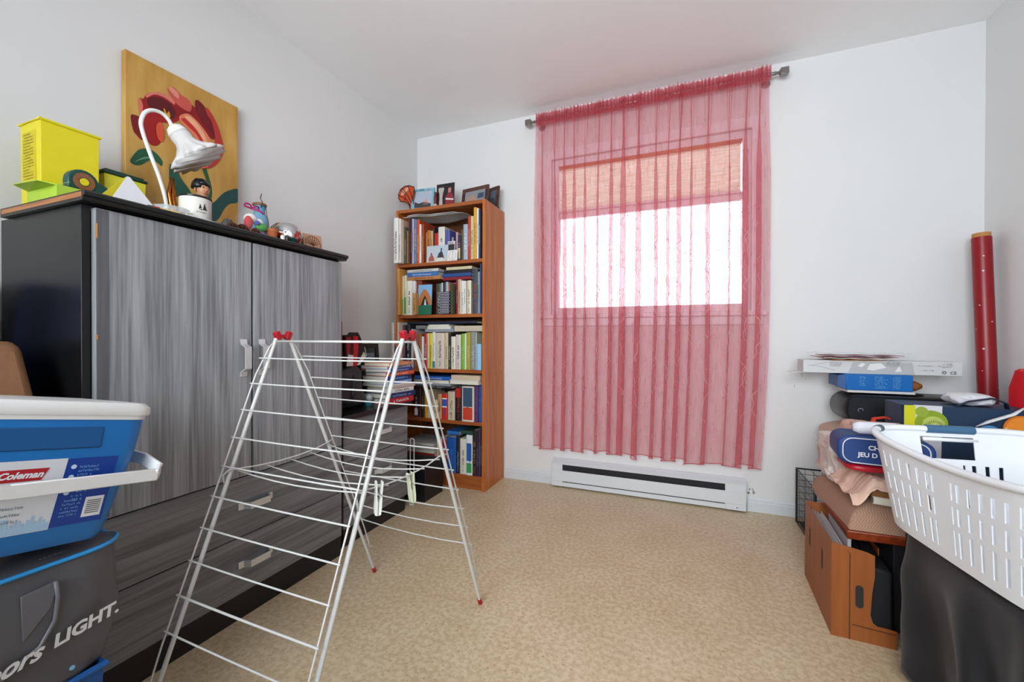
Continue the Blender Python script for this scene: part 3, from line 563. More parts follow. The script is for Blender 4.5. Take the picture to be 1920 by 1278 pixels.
for (s, x0, x1, h, col, words, ys, pr) in BOOKS:
    count[s] = count.get(s, 0)+1; k = count[s]
    label = '%s upright on the %s of the bookcase' % (words, SHN[s])
    dp = min(-.027-ys, BR.uniform(.15, .21) if h > .2 else BR.uniform(.12, .15))
    w = x1-x0-.0004
    t = book(label, 'books on the %s' % SHN[s], w, h, dp, col, pr, ((x0+x1)/2, ys, SHELF[s]+.0003))
    if 'blue and white bands' in words: panels(t, w, h, [(.48, .52, 'f0f0f0'), (.52, .80, '2f55a8'), (.80, .84, 'f0f0f0')])
    if 'slate and red panels' in words: panels(t, w, h, [(.42, .96, '3c5468'), (.05, .40, 'c8402c')])
    if 'red top' in words: panels(t, w, h, [(.70, .97, 'c02a22')])
    if 'green leaf' in words: panels(t, w, h, [(.36, .80, '2a5fae'), (.06, .30, '3a9a58')])
    if 'grass green' in words: panels(t, w, h, [(.03, .45, '4f9a2c')])
    if 'green foot' in words: panels(t, w, h, [(.02, .4, '4a9a44')])
    if 'navy foot' in words: panels(t, w, h, [(.02, .5, '3a3466')])
    if 'teal foot' in words: panels(t, w, h, [(.02, .2, '2f7f98')])
    if 'cream label' in words: panels(t, w, h, [(.1, .5, 'e2d2a8')])
    if 'white label' in words: panels(t, w, h, [(.06, .3, 'e6e6e2')])
    if 'floral foot' in words: panels(t, w, h, [(.03, .3, 'b0603c')])
    if 'spiral bound' in words:
        g = G()
        for i in range(22): g.tube([(-w*.42, .0, h*(.03+.043*i)), (0, -.0045, h*(.03+.043*i)), (w*.42, 0, h*(.03+.043*i))], .0009, 4)
        g.build('spiral_binding', M('c8c8c8', .3, .8), t, tidy=False)
# lying books: (name words, x0,x1, z0,z1, yfront, depth, colour, page side facing viewer?)
def flat(label, group, x0, x1, z0, z1, yf, d, col, pages=False, rz_=0., pr=None, name='book'):
    w = x1-x0; h = z1-z0; t = thing(name, label, 'book', ((x0+x1)/2, yf, z0), rz_, group); bt = min(.002, h*.12); mc = M(col, .5, 0, .05, 30)
    g = G()
    if pages:   # fore edge to the viewer, spine at the back
        g.prism([(0, 0), (d, 0), (d, h), (0, h), (0, h-bt), (d-.004, h-bt), (d-.004, bt), (0, bt)], -w/2, w/2, lambda a, b, x: (x, a, b)); g.build('cover', mc, t)
        G().box(-w/2+.003, .003, bt+.0001, w/2-.003, d-.0045, h-bt-.0001).build('pages', m_pages, t)
    else:
        g.prism([(d, 0), (0, 0), (-.0015, h*.3), (-.0015, h*.7), (0, h), (d, h), (d, h-bt), (.004, h-bt), (.004, bt), (d, bt)], -w/2, w/2, lambda a, b, x: (x, a, b)); g.build('cover', mc, t)
        G().box(-w/2+.003, .0045, bt+.0001, w/2-.003, d-.003, h-bt-.0001).build('pages', m_pages, t)
        if pr:
            g = G(); lh = h*.42; glyphs(g, w*.6, lh, lambda a, b, z: (a-w*.3, -.0018-z, b+h*.28), BR, .9); g.build('spine_lettering', M(pr, .5, 0, 0), t, tidy=False)['kind'] = 'stuff'
    return t
z = SHELF[2]
L2 = [('brown book lying flat on the second shelf row, undermost on the left', .135, .385, .2295, .252, -.30, .19, 'b87a48', '6a3a20'), ('blue book lying flat above the brown one on the second shelf', .12, .365, .2525, .281, -.295, .19, '3f6fae', 'c8d8e8'), ('pale grey book lying flat, topmost on the left of the second shelf', .13, .37, .2815, .300, -.30, .19, 'c8c8c4', '555555'),
      ('red and navy book lying flat, undermost on the right of the second shelf', .392, .595, .2205, .240, -.28, .18, '8a2230', None), ('blue spined book lying flat on the red one on the second shelf', .39, .60, .2405, .262, -.285, .18, '2a4c86', None), ('black book lying flat on the second shelf at right', .40, .60, .2625, .284, -.28, .18, '1e1e22', None), ('cream book lying flat, topmost on the right of the second shelf', .42, .605, .2845, .303, -.285, .18, 'd2c8a0', None)]
for (lb, a, b, c, e, y, d, col, pr) in L2: flat(lb, 'lying books on the second shelf', a, b, z+c, z+e, y, d, col, False, 0., pr)
z = SHELF[3]
for (lb, a, b, c, e, y, d, col, pg) in [('thin grey book lying across the middle shelf row, under white papers', .27, .485, .237, .256, -.30, .2, '8f9298', False), ('white paperback lying on the grey book on the middle shelf', .28, .46, .2565, .274, -.295, .19, 'dcdcd6', True), ('slim white paperback, topmost of the lying ones on the middle shelf', .285, .445, .2745, .286, -.29, .18, 'e4e4de', True), ('thick beige book lying flat at the right end of the middle shelf', .487, .685, .2405, .276, -.295, .2, 'c2b5a2', False), ('navy folder lying along the top of the middle shelf', .12, .64, .2905, .306, -.285, .2, '1c2438', False)]: flat(lb, 'lying books on the middle shelf', a, b, z+c, z+e, y, d, col, pg)
flat('grey picture book lying on the brown books at the left of the middle shelf', 'lying books on the middle shelf', .185, .262, z+.2585, z+.282, -.28, .2, '7a7a7c')
z = SHELF[4]
for (lb, a, b, c, e, y, d, col, pg, pr) in [('black magazine lying on the fourth shelf books, lowest of the pile', .2, .475, .200, .214, -.315, .2, '2a2c30', False, 'c8c8c8'), ('grey booklet lying on the black magazine on the fourth shelf', .205, .47, .2142, .230, -.31, .2, '8d9096', False, None), ('white book with pages outward on the fourth shelf pile', .185, .455, .2302, .252, -.31, .2, 'd2d0c6', True, None), ('blue paperback on top of the fourth shelf pile', .20, .475, .2522, .275, -.315, .2, '1f5aa8', False, 'd8e0f0'), ('white book lying crosswise at the right of the fourth shelf', .48, .682, .2362, .262, -.345, .22, 'dad8d2', True, None), ('sand coloured book lying on the white one, right of the fourth shelf', .485, .684, .2622, .290, -.33, .21, 'c8b49a', False, None)]: flat(lb, 'lying books on the fourth shelf', a, b, z+c, z+e, y, d, col, pg, 0., pr)
z = SHELF[5]
for (lb, a, b, c, e, y, d, col, pg) in [('dark grey ring binder lying lowest on the bottom shelf', .10, .345, .0008, .038, -.305, .24, '55575a', True), ('black hardback lying on the grey binder on the bottom shelf', .10, .345, .0382, .062, -.30, .24, '2a2a2e', True), ('red box file lying in the bottom shelf pile', .095, .345, .0622, .108, -.305, .24, 'a02226', False), ('wavy grey magazine on the bottom shelf pile', .09, .345, .1082, .13, -.31, .22, 'a8a6a2', True), ('curled grey magazine second from the top of the bottom shelf pile', .088, .34, .1302, .152, -.305, .22, '9a9894', True), ('grey magazine, topmost of the bottom shelf pile', .09, .335, .1522, .172, -.30, .22, 'b4b2ae', True), ('blue paperback lying on the upright bottom shelf books', .43, .515, .2405+.0, .262, -.29, .16, '2a6ab0', False), ('dark green paperback lying on the upright bottom shelf books', .53, .615, .2515, .272, -.285, .16, '2a4a40', False)]: flat(lb, 'lying books on the bottom shelf', a, b, z+c, z+e, y, d, col, pg)
# loose curled sheets on the top-shelf books
sp = M('d6d4d0', .8, 0, .03)
for k, (x0, x1, zz, lb) in enumerate([(.11, .56, .304, 'large curled white paper sheet lying over the top shelf books'), (.13, .50, .312, 'smaller curled paper sheet on top of the large one on the top shelf')]):
    g = G(); g.grid(lambda u, v: (x0+(x1-x0)*u, -.325+.02*k+.2*v+.01*math.sin(u*5), SHELF[1]+zz+.008*k+.006*math.sin(u*9)+.006*math.sin(v*4)-.018*sm(.55, .85, u)*(1-v)), 24, 8)
    tag(g.build('paper_sheet', sp, smooth=True, solid=.0012), lb, 'paper', 'loose sheets on the top shelf')
# photo prints and cards propped on the shelves
def card(name, label, cat, c, w, h, mats, tilt=.12, group=None, rzz=0., th=.0016):
    t = thing(name, label, cat, c, 0, group, (-tilt, 0, rzz)); G().box(-w/2, 0, 0, w/2, th, h).build('card', mats, t); return t
def patch(t, nm, poly, col, d, rough=.5): G().prism(poly, -.0002*d, -.0002*(d+1), lambda a, b, y: (a, y, b)).build(nm, M(col, rough), t)
t = card('photo_print', 'landscape photo print of two seated people propped on the top shelf', 'photo', (.36, -.306, SHELF[1]+.0005), .155, .108, M('b9c4cf', .3), .1)
patch(t, 'sand', [(-.0775, 0), (.0775, 0), (.0775, .03), (-.0775, .028)], 'c9c2bc', 1); patch(t, 'seated_figure', [(-.062, .006), (-.018, .006), (-.022, .03), (-.034, .045), (-.038, .062), (-.048, .062), (-.05, .042), (-.06, .028)], 'a05a4a', 2); patch(t, 'seated_figure', [(-.004, .012), (.055, .012), (.05, .035), (.04, .062), (.034, .066), (.036, .088), (.026, .088), (.026, .066), (.012, .055), (.006, .035)], '33363c', 2); patch(t, 'legs', [(-.008, .006), (.06, .006), (.045, .026), (.005, .026)], 'd8d6d0', 3)
t = card('greeting_card', 'small white card with round line drawing on the top shelf', 'card', (.475, -.307, SHELF[1]+.0005), .072, .068, M('e4e2de', .6), .1)
g = G(); g.tube([(.026*math.cos(a), -.0006, .034+.027*math.sin(a)) for a in [i*math.pi/12 for i in range(24)]], .0007, 4, True); g.tube([(0, -.0006, .008), (.004, -.0006, .034), (0, -.0006, .06)], .0007, 4); g.build('line_drawing', M('555555', .6), t, tidy=False)
t = card('greeting_card', 'black and white card standing behind the round-drawing card', 'card', (.462, -.298, SHELF[1]+.0005), .055, .128, M('c9c9c9', .5), .05); patch(t, 'dark_picture', [(-.022, .07), (.022, .07), (.022, .108), (-.022, .108)], '2c2c30', 1); g = G(); glyphs(g, .044, .010, lambda a, b, z_: (a-.022, -.0008-z_, b+.112), BR); g.build('lettering', M('222222'), t, tidy=False)
bt_ = thing('small_bottle', 'small pale grey bottle behind the black and white card', 'bottle', (.456, -.265, SHELF[1]+.0003)); G().lathe([(.016, 0), (.017, .004), (.017, .10), (.012, .125), (.007, .135), (.007, .15), (.0, .151)], 18).build('body', M('b9bcc0', .3), bt_, smooth=True, auto=50); G().lathe([(.0085, .140), (.0085, .158), (0, .159)], 14).build('cap', M('888a8e', .4), bt_, smooth=True, auto=50)
t = card('picture_card', 'card with rock arch over green water on the second shelf', 'card', (.28, -.325, SHELF[2]+.0005), .105, .195, M('7fb0d8', .35), .06)
patch(t, 'green_water', [(-.0525, 0), (.0525, 0), (.0525, .06), (-.0525, .062)], '1f6a52', 1); patch(t, 'rock_arch', [(-.05, .06), (-.03, .06), (-.014, .10), (.0, .125), (.014, .10), (.03, .062), (.05, .06), (.048, .10), (.03, .135), (.01, .16), (-.008, .168), (-.03, .14), (-.046, .1)], 'b5713c', 2); patch(t, 'waterfall', [(-.004, .062), (.012, .062), (.008, .10), (.0, .10)], 'd8ecf4', 2); patch(t, 'cave', [(-.03, .06), (-.004, .062), (.0, .1), (.012, .062), (.03, .062), (.014, .1), (0, .125), (-.014, .1)], '2a201c', 2)
t = card('small_book', 'small tan paperback leaning beside the rock arch card', 'book', (.222, -.355, SHELF[2]+.0008), .026, .138, M('b88a50', .5), .0, None, 0., .03); g = G(); glyphs(g, .09, .010, lambda a, b, z_: (-(b-.005), -.0006-z_, a+.02), BR); g.build('spine_lettering', M('3a2a1a'), t, tidy=False)
t = card('polka_dot_case', 'black case with white polka dots standing on the second shelf', 'case', (.428, -.322, SHELF[2]+.0015), .072, .142, M('1b1a26', .5), .02, None, 0., .02)
g = G()
for i in range(7):
    for j in range(13):
        a0 = -.031+.0103*i; b0 = .007+.0107*j
        g.add([(a0+.0031*math.cos(q)+(.003 if j % 2 else -.003), -.0005, b0+.0031*math.sin(q)) for q in [k*math.pi/4 for k in range(8)]], [tuple(range(8))])
o = g.build('polka_dots', M('e6e2ee', .5), t, tidy=False)
t = card('patterned_notebook', 'dark green patterned notebook right of the polka dot case', 'notebook', (.487, -.332, SHELF[2]+.0012), .020, .19, M('3a4430', .5, 0, .5, 90), .0, None, 0., .03)
# ---------------------------------------------------------------- pile of books on the low chest
pile = [('crimson book with white lettering, undermost of the pile on the chest', .030, 'b01f2a', 'f0e8e0'), ('navy book second from the bottom of the chest pile', .026, '1c2a58', '8fa4d8'), ('white book with black square in the chest pile', .024, 'e4e2dc', '30303a'), ('thin pinkish grey book in the chest pile', .011, 'b8a8a0', None), ('thin cream book in the middle of the chest pile', .009, 'd6cfc2', None), ('light blue book in the chest pile', .020, '7fa8e0', 'f0f4ff'), ('dark blue book with bright print in the chest pile', .026, '1f3f7a', '7fc0f0'), ('orange red lettered book in the chest pile', .020, 'c8553a', 'f4d8c0'), ('blue and black book near the top of the chest pile', .018, '2a4a9a', 'd8d8e8'), ('slim white and blue book near the top of the chest pile', .014, 'c8d4e8', '3a4a7a'), ('orange and white book, topmost of the chest pile', .018, 'd8885c', 'f4e8dc')]
zc = .6002; PR = random.Random(21)
for k, (lb, th, col, pr) in enumerate(pile):
    L_ = PR.uniform(.19, .225); dd = PR.uniform(.15, .175); a = PR.uniform(-.12, .12) - (.12 if k < 3 else 0)
    flat(lb, 'book pile on the low chest', -L_/2, L_/2, 0, th, -dd/2, dd, col, False, 0., pr)
    t = bpy.context.scene.objects[-1]
    t = [o for o in C.objects if o.get('label') == lb][0]
    t.location = (.425+PR.uniform(-.012, .008)-(.0 if k > 2 else -.012), -.765+PR.uniform(-.012, .012), zc); t.rotation_euler = (0, 0, math.radians(90)+a); zc += th+.0002
PILE_TOP = zc
# ================================================================ DRYING RACK
m_white = M('c9c8c4', .35, 0, .03, 30); m_red = M('a81420', .35)
rk = thing('drying_rack', 'white folding A-frame drying rack with red caps in the middle of the floor', 'drying rack', (0, 0, 0))
AL, AR, AY, AZ = .678, 1.143, -1.692, .948
FT = {('L', -1): (.684, -2.079), ('R', -1): (1.134, -2.086), ('L', 1): (.677, -1.27), ('R', 1): (1.164, -1.292)}
def leg_at(side, s, z, off=0.):
    ax = AL if side == 'L' else AR; fx, fy = FT[(side, s)]; t = 1-z/AZ
    x = ax+(fx-ax)*t; y0 = AY+s*.022; y = y0+(fy-y0)*t
    return Vector((x, y+s*off, z))
RT = .0056; RWIRE = .0022
for s in (-1, 1):
    fr_ = G()
    for side in ('L', 'R'):
        lg = G(); lg.tube([leg_at(side, s, AZ-.005), leg_at(side, s, .016)], RT, 10); o = lg.build('leg', m_white, rk, smooth=True, auto=50)
        ft = G(); p0 = leg_at(side, s, .022); p1 = leg_at(side, s, .0005); ft.tube([p0, p1], RT*1.35, 10); q = ft.build('foot_cap', m_red, o, smooth=True, auto=50); q['label'] = 'small red plastic foot cap'
        rod = G(); zz = [AZ-.012, AZ-.03]+[AZ-.03-(AZ-.16)*k/10 for k in range(1, 10)]+[.135, .12, .112, .118]
        of = [.0, .012]+[.026]*9+[.022, .016, .024, .030]
        rod.tube([leg_at(side, s, a, b) for a, b in zip(zz, of)], RWIRE*1.05, 7); rod.build('side_rod', m_white, rk, smooth=True)
    for k in range(10):
        z = .886-.0715*k; a = leg_at('L', s, z, .029); b = leg_at('R', s, z, .029); d = (b-a).normalized()*.006
        w_ = G(); sag = .0012 if s < 0 else (.002 if k < 7 else .010)
        w_.tube([a-d]+[a.lerp(b, q)-Vector((0, 0, sag*4*q*(1-q))) for q in (0, .25, .5, .75, 1)]+[b+d], RWIRE*(1.25 if k == 8 and s < 0 else 1), 7); w_.build('wire_rung', m_white, rk, smooth=True)
    cr_ = G(); a = leg_at('L', s, AZ-.013); b = leg_at('R', s, AZ-.013); cr_.tube([a, b], RWIRE*1.5, 8); cr_.build('top_bar', m_white, rk, smooth=True)
for x in (AL, AR):
    g = G()
    for s in (-1, 1): g.obox((x, AY+s*.0185, AZ+.004), (.016, .016, .026), Matrix.Rotation(-s*.42, 3, 'X'))
    g.box(x-.007, AY-.014, AZ-.002, x+.007, AY+.014, AZ+.008)
    o = g.build('hinge_cap', m_red, rk, bevel=.002); o['label'] = 'red plastic hinge cap'
# middle tray: two side braces with wires between
zb = .585
for side in ('L', 'R'):
    a = leg_at(side, -1, zb, .0); b = leg_at(side, 1, zb-.004, .0); g = G(); o2 = .012 if side == 'L' else -.012
    pts = [a+Vector((0, -.02, -.035)), a+Vector((0, -.024, -.01)), a+Vector((o2, -.014, .004)), a+Vector((o2, .01, .0))]+[a.lerp(b, q)+Vector((o2, 0, -.012*math.sin(q*math.pi))) for q in (.2, .4, .6, .8)]+[b+Vector((o2, -.006, .004)), b+Vector((0, .02, .006)), b+Vector((0, .026, -.01))]
    g.tube(pts, RWIRE, 7); g.build('tray_brace', m_white, rk, smooth=True)
for q in (.02, .28, .52, .74, .97):
    a = leg_at('L', -1, zb).lerp(leg_at('L', 1, zb-.004), q)+Vector((.008, 0, -.012*math.sin(q*math.pi)-.003)); b = leg_at('R', -1, zb).lerp(leg_at('R', 1, zb-.004), q)+Vector((-.008, 0, -.012*math.sin(q*math.pi)-.003))
    g = G(); g.tube([a.lerp(b, k/6)-Vector((0, 0, .012*math.sin(k/6*math.pi)*(1+q))) for k in range(7)], RWIRE*.9, 7); g.build('tray_wire', m_white, rk, smooth=True)
# clothespins on the right brace
def clothespin(lb, loc, rot, col):
    t = thing('clothespin', lb, 'clothespin', loc, 0, 'clothespins on the rack', rot); m = M(col, .45, 0, .04)
    prof = [(.0012, 0), (.007, .002), (.0085, .02), (.008, .05), (.0095, .082), (.006, .084), (.0035, .055), (.0045, .05), (.0025, .036), (.0012, .034)]
    for s in (-1, 1):
        g = G(); g.prism([(a*s, b) for a, b in (prof if s > 0 else prof[::-1])], -.0075, .0075, lambda a, b, d: (a, d, b)); g.build('jaw', m, t)
    g = G(); g.tube([(.0065*math.cos(i*.7), -.0085+i*.0007, .047+.0065*math.sin(i*.7)) for i in range(25)], .0009, 5); g.build('spring', M('9a9a9a', .3, .9), t, smooth=True)
    return t
clothespin('off-white plastic clothespin nearer the viewer, clipped on the rack brace', (1.131, -1.80, .510), (0, .05, .9), 'e4e6dc')
clothespin('pale greenish clothespin farther back, clipped on the rack brace', (1.132, -1.655, .490), (0, -.1, 1.1), 'd6d8bc')
# ================================================================ THINGS ON THE WARDROBE
WT = 1.3022
pt = thing('canvas_painting', 'ochre canvas painting of a big red tulip leaning on the wall above the wardrobe', 'painting', (.004, -1.58, WT))
PW = .1995
m_och = bpy.data.materials.new('ochre_canvas'); m_och.use_nodes = True; nt = m_och.node_tree; b = nt.nodes['Principled BSDF']; b.inputs['Roughness'].default_value = .55
tc = nt.nodes.new('ShaderNodeTexCoord'); mp = nt.nodes.new('ShaderNodeMapping'); mp.inputs['Scale'].default_value = (1, 1, .25); n = nt.nodes.new('ShaderNodeTexNoise'); n.inputs['Scale'].default_value = 14; n.inputs['Detail'].default_value = 5
r = nt.nodes.new('ShaderNodeValToRGB'); r.color_ramp.elements[0].color = lin('b07a24'); r.color_ramp.elements[1].color = lin('d9b060'); r.color_ramp.elements[0].position = .3; r.color_ramp.elements[1].position = .75
nt.links.new(tc.outputs['Object'], mp.inputs[0]); nt.links.new(mp.outputs[0], n.inputs['Vector']); nt.links.new(n.outputs['Fac'], r.inputs[0]); nt.links.new(r.outputs[0], b.inputs['Base Color'])
G().box(0, -PW, 0, .024, PW, .646).build('canvas', m_och, pt, bevel=.002)
def smooth_poly(p):
    n_ = len(p); o = []
    for i in range(n_):
        a, b, c, d = [Vector((*p[(i+k) % n_], 0)) for k in (-1, 0, 1, 2)]
        for t in (0, .33, .66): o.append(tuple((.5*((2*b)+(c-a)*t+(2*a-5*b+4*c-d)*t*t+(3*b-a-3*c+d)*t**3))[:2]))
    return o
for k, (nm, col, poly) in enumerate(PAINT):
    poly = smooth_poly(poly); q = [(max(-PW+.001, min(PW-.001, a)), max(.001, min(.645, c))) for a, c in poly]
    m = M(col, .5, 0, .22 if 'petal' in nm or 'leaf' == nm else .1, 22)
    G().prism(q, .0242+.00018*k, .0243+.00018*(k+1), lambda a, c, d: (d, a, c)).build(nm, m, pt)
g = G(); g.tube([(.028, .145, .045), (.028, .15, .07), (.028, .158, .05), (.028, .165, .062)], .0008, 4); g.build('signature', M('5a4a24'), pt)
# yellow tall tub
ym = M('e2d31c', .4, 0, .03, 10)
yb = thing('yellow_tub', 'tall yellow plastic tub with a rim at the left end of the wardrobe top', 'tub', (.145, -1.9875, WT))
def tub(g, w, d, h, t, taper=.9, x0=0., y0=0., z0=0.):
    a, b = w/2, d/2; ai, bi = a-t, b-t
    B = [(-a*taper, -b*taper), (a*taper, -b*taper), (a*taper, b*taper), (-a*taper, b*taper)]; T_ = [(-a, -b), (a, -b), (a, b), (-a, b)]
    Bi = [(-ai*taper, -bi*taper), (ai*taper, -bi*taper), (ai*taper, bi*taper), (-ai*taper, bi*taper)]; Ti = [(-ai, -bi), (ai, -bi), (ai, bi), (-ai, bi)]
    v = [(x+x0, y+y0, z0) for x, y in B]+[(x+x0, y+y0, z0+h) for x, y in T_]+[(x+x0, y+y0, z0+t) for x, y in Bi]+[(x+x0, y+y0, z0+h) for x, y in Ti]
    f = [(3, 2, 1, 0), (8, 9, 10, 11)]
    for i in range(4):
        j = (i+1) % 4; f += [(i, j, 4+j, 4+i), (4+i, 4+j, 12+j, 12+i), (12+i, 12+j, 8+j, 8+i)]
    return g.add(v, f)
g = G(); tub(g, .112, .125, .243, .002, .97); g.build('body', ym, yb, bevel=.006, seg=3)
g = G(); g.tube([(s*.058, c*.0645, .240) for s, c in ((-1, -1), (1, -1), (1, 1), (-1, 1))], .0035, 6, True); g.build('rim', ym, yb)
G().box(-.044, -.0628, .07, .03, -.0618, .215).build('label_panel', M('d2be14', .5), yb)
g = G()
for k in range(16): glyphs(g, .055 if k % 4 else .04, .0042, lambda a, b, z: (a-.036, -.0632-z, .205-.0082*k+b), BR, .9)
o = g.build('label_print', M('8a7a20', .6), yb, tidy=False); o['kind'] = 'stuff'
# small tub with green lid
st = thing('lidded_tub', 'small yellow tub with dark green lid beside the tall yellow tub', 'tub', (.13, -1.852, WT)); g = G(); tub(g, .105, .108, .148, .002, .93); g.build('body', M('d6cf2c', .4, 0, .03), st, bevel=.004)
g = G(); g.box(-.057, -.0585, .1485, .057, .0585, .158); g.box(-.050, -.051, .158, .050, .051, .165); g.build('lid', M('103a30', .35), st, bevel=.003); G().prism([(-.04, .05), (.03, .045), (.035, .07), (-.02, .09)], 0, .0008, lambda a, b, d: (.0515+d, a, b)).build('green_print', M('6f9a34', .5), st)
# open lime carton
lc = thing('lime_carton', 'open lime green carton lying under the tape dispenser', 'carton', (.285, -2.02, WT+.0005)); lm = M('a9c83c', .5, 0, .12, 25)
g = G(); g.box(-.075, -.058, 0, .075, .060, .030); g.build('body', lm, lc); g = G(); g.hexa([(-.07, -.0585, .028), (.07, -.0585, .028), (.07, -.0585, .0305), (-.07, -.0585, .0305)], [(-.065, -.088, .036), (.06, -.088, .030), (.06, -.088, .032), (-.065, -.088, .038)]); g.build('flap', lm, lc); G().hexa([(-.07, -.056, .0305), (.07, -.056, .0305), (.07, -.0545, .0305), (-.07, -.0545, .0305)], [(-.06, -.03, .05), (.065, -.03, .046), (.065, -.0285, .046), (-.06, -.0285, .05)]).build('flap', M('bcd65a', .5), lc)
# tape dispenser
td = thing('tape_dispenser', 'dark green tape dispenser with a roll on the lime carton', 'tape dispenser', (.295, -2.005, WT+.0312), .1); gm = M('0f4640', .35)
g = G(); ring = [(.032*math.cos(a), .034+.032*math.sin(a)) for a in [math.radians(d) for d in range(-30, 271, 20)]]; body = [(-.034, 0), (.075, 0), (.078, .018), (.05, .04)]+[(.034*math.cos(a), .036+.033*math.sin(a)) for a in [math.radians(d) for d in range(20, 200, 20)]]
g.prism(body, -.012, .012, lambda a, b, d: (d, a, b)); g.build('housing', gm, td, bevel=.003)
g = G(); g.lathe([(.012, -.0135), (.024, -.0135), (.024, .0135), (.012, .0135), (.012, -.0135)], 22, (0, .0, .036), X90); g.build('tape_roll', M('8c5a3a', .3), td, smooth=True, auto=40); g = G(); g.lathe([(.0, -.0145), (.010, -.0145), (.010, .0145), (0, .0145)], 16, (0, 0, .036), X90); g.build('hub', M('e0d020', .4), td, smooth=True, auto=40); G().box(-.010, .0765, .016, .010, .0785, .026).build('cutter', M('b0b0b0', .3, .9), td)
# tent card, pencil, scissors
wc = thing('tent_card', 'folded white and yellow paper card standing at the wardrobe edge', 'card', (.385, -1.945, WT)); 
g = G(); g.hexa([(.03, -.055, 0), (.03, .065, 0), (.0285, .065, 0), (.0285, -.055, 0)], [(.004, -.002, .092), (.004, .004, .092), (.0025, .004, .092), (.0025, -.002, .092)]); g.build('front_leaf', M('dcdce0', .7), wc); g = G(); g.hexa([(-.03, -.07, 0), (-.03, .05, 0), (-.0285, .05, 0), (-.0285, -.07, 0)], [(-.002, -.004, .09), (-.002, .002, .09), (-.0005, .002, .09), (-.0005, -.004, .09)]); g.build('back_leaf', M('e0cf30', .7), wc)
def lying(name, label, cat, p0, p1, r, parts):
    t = thing(name, label, cat, p0); d = Vector(p1)-Vector(p0)
    for (nm, a, b, rr, m) in parts: G().tube([d*a, d*b], rr if isinstance(rr, list) else r*rr, 8).build(nm, m, t, smooth=True, auto=50)
    return t
lying('pencil', 'short red and yellow pencil lying on the wardrobe edge', 'pencil', (.452, -1.93, WT+.006), (.462, -1.845, WT+.006), .0045, [('eraser', 0, .12, 1.1, M('26282c')), ('red_band', .12, .3, 1.1, M('c0242a')), ('shaft', .3, .86, 1., M('d8bc74')), ('tip', .86, 1., [.0045, .0008], M('c8a070'))])
lying('marker_pen', 'white pen lying by the wardrobe front edge', 'pen', (.462, -1.84, WT+.005), (.455, -1.735, WT+.005), .004, [('barrel', 0, .8, 1., M('d4d6d4', .3)), ('cap', .8, 1., 1.25, M('6a7a74', .3))])
sc_ = thing('scissors', 'silver scissors lying beside the white tin', 'scissors', (.44, -1.78, WT+.003)); 
for s in (-1, 1):
    g = G(); g.hexa([(-.004*s, -.02, -.001), (.004*s, -.02, -.001), (.012*s, .05, -.001), (.010*s, .052, -.001)], [(-.004*s, -.02, .001), (.004*s, -.02, .001), (.012*s, .05, .001), (.010*s, .052, .001)]); g.build('blade', M('c4c8cc', .35, .6), sc_); g = G(); g.tube([(s*.012+.011*math.cos(a), -.038+.016*math.sin(a), .001) for a in [i*math.pi/8 for i in range(16)]], .0028, 6, True); g.build('finger_loop', M('8e979a', .35), sc_, smooth=True)
glass = M('dce6e4', .05, 0, 0, 1, 0, .6, .38)
fd = thing('glass_dish', 'clear scalloped glass dish standing behind the scissors', 'dish', (.40, -1.846, WT)); G().lathe([(.012, 0), (.018, .002), (.03, .012), (.045, .030), (.047, .030), (.032, .009), (.0, .004)], 24, (0, 0, 0), None, lambda i, a: .05*math.cos(8*a)*(1 if i in (3, 4) else .3)).build('bowl', glass, fd, smooth=True); g = G(); g.tube([(.0, -.03, .016), (.005, .0, .012), (.0, .022, .015)], [.001, .008, .003], 8); g.build('shell_centre', M('8a4a34', .4), fd, smooth=True)
# desk lamp
dl = thing('table_lamp', 'small lamp with white curved neck and ruffled glass shade before the painting', 'lamp', (.25, -1.765, WT))
G().lathe([(.045, 0), (.046, .004), (.038, .010), (.012, .014), (0, .015)], 28).build('base', M('a8683a', .25, .9), dl, smooth=True, auto=50)
cop = M('9c5a26', .22, .95, .1)
for k, (a, b) in enumerate(((-.010, .018), (.004, -.008), (.012, .010))):
    g = G(); g.tube([(.0, a*.3, .012), (.004*k, a, .06), (.002, b*.6, .12), (0, b*.3+.004, .175)], [.007, .009, .006, .002], 8, False, .35); g.build('stem_leaf', cop, dl, smooth=True)
g = G(); g.tube(spl([(0, -.004, .012), (0, -.012, .09), (0, -.03, .16), (0, -.058, .235), (0, -.076, .29), (0, -.080, .32), (0, -.070, .352), (0, -.050, .370), (0, -.024, .374), (0, -.004, .362), (0, .006, .345)], 4), .0058, 12); g.build('neck', M('e6e4e2', .3), dl, smooth=True)
tilt = Matrix.Rotation(-.42, 3, 'Y') @ Matrix.Rotation(.50, 3, 'X')
g = G(); g.lathe([(.0, .006), (.012, .004), (.024, -.004), (.030, -.018), (.031, -.026)], 24, (0, .010, .345), tilt); g.build('shade_holder', M('e4e2e0', .3), dl, smooth=True)
frost = bpy.data.materials.new('frosted_glass'); frost.use_nodes = True; fb = frost.node_tree.nodes['Principled BSDF']; fb.inputs['Base Color'].default_value = (.93, .9, .88, 1); fb.inputs['Roughness'].default_value = .3; fb.inputs['Transmission Weight'].default_value = .25; fb.inputs['Alpha'].default_value = .8
g = G(); g.lathe([(.027, -.020), (.031, -.032), (.030, -.052), (.036, -.066), (.052, -.086), (.076, -.104), (.086, -.116)], 72, (0, .010, .345), tilt, lambda i, a: (.0, .0, .008, .02, .05, .075, .10)[i]*math.cos(12*a)); g.build('glass_shade', frost, dl, smooth=True, solid=.0015)
g = G(); g.lathe([(.008, -.026), (.012, -.04), (.017, -.055), (.014, -.072), (.0, -.078)], 16, (0, .010, .345), tilt); g.build('bulb', M('f0eee8', .2), dl, smooth=True)
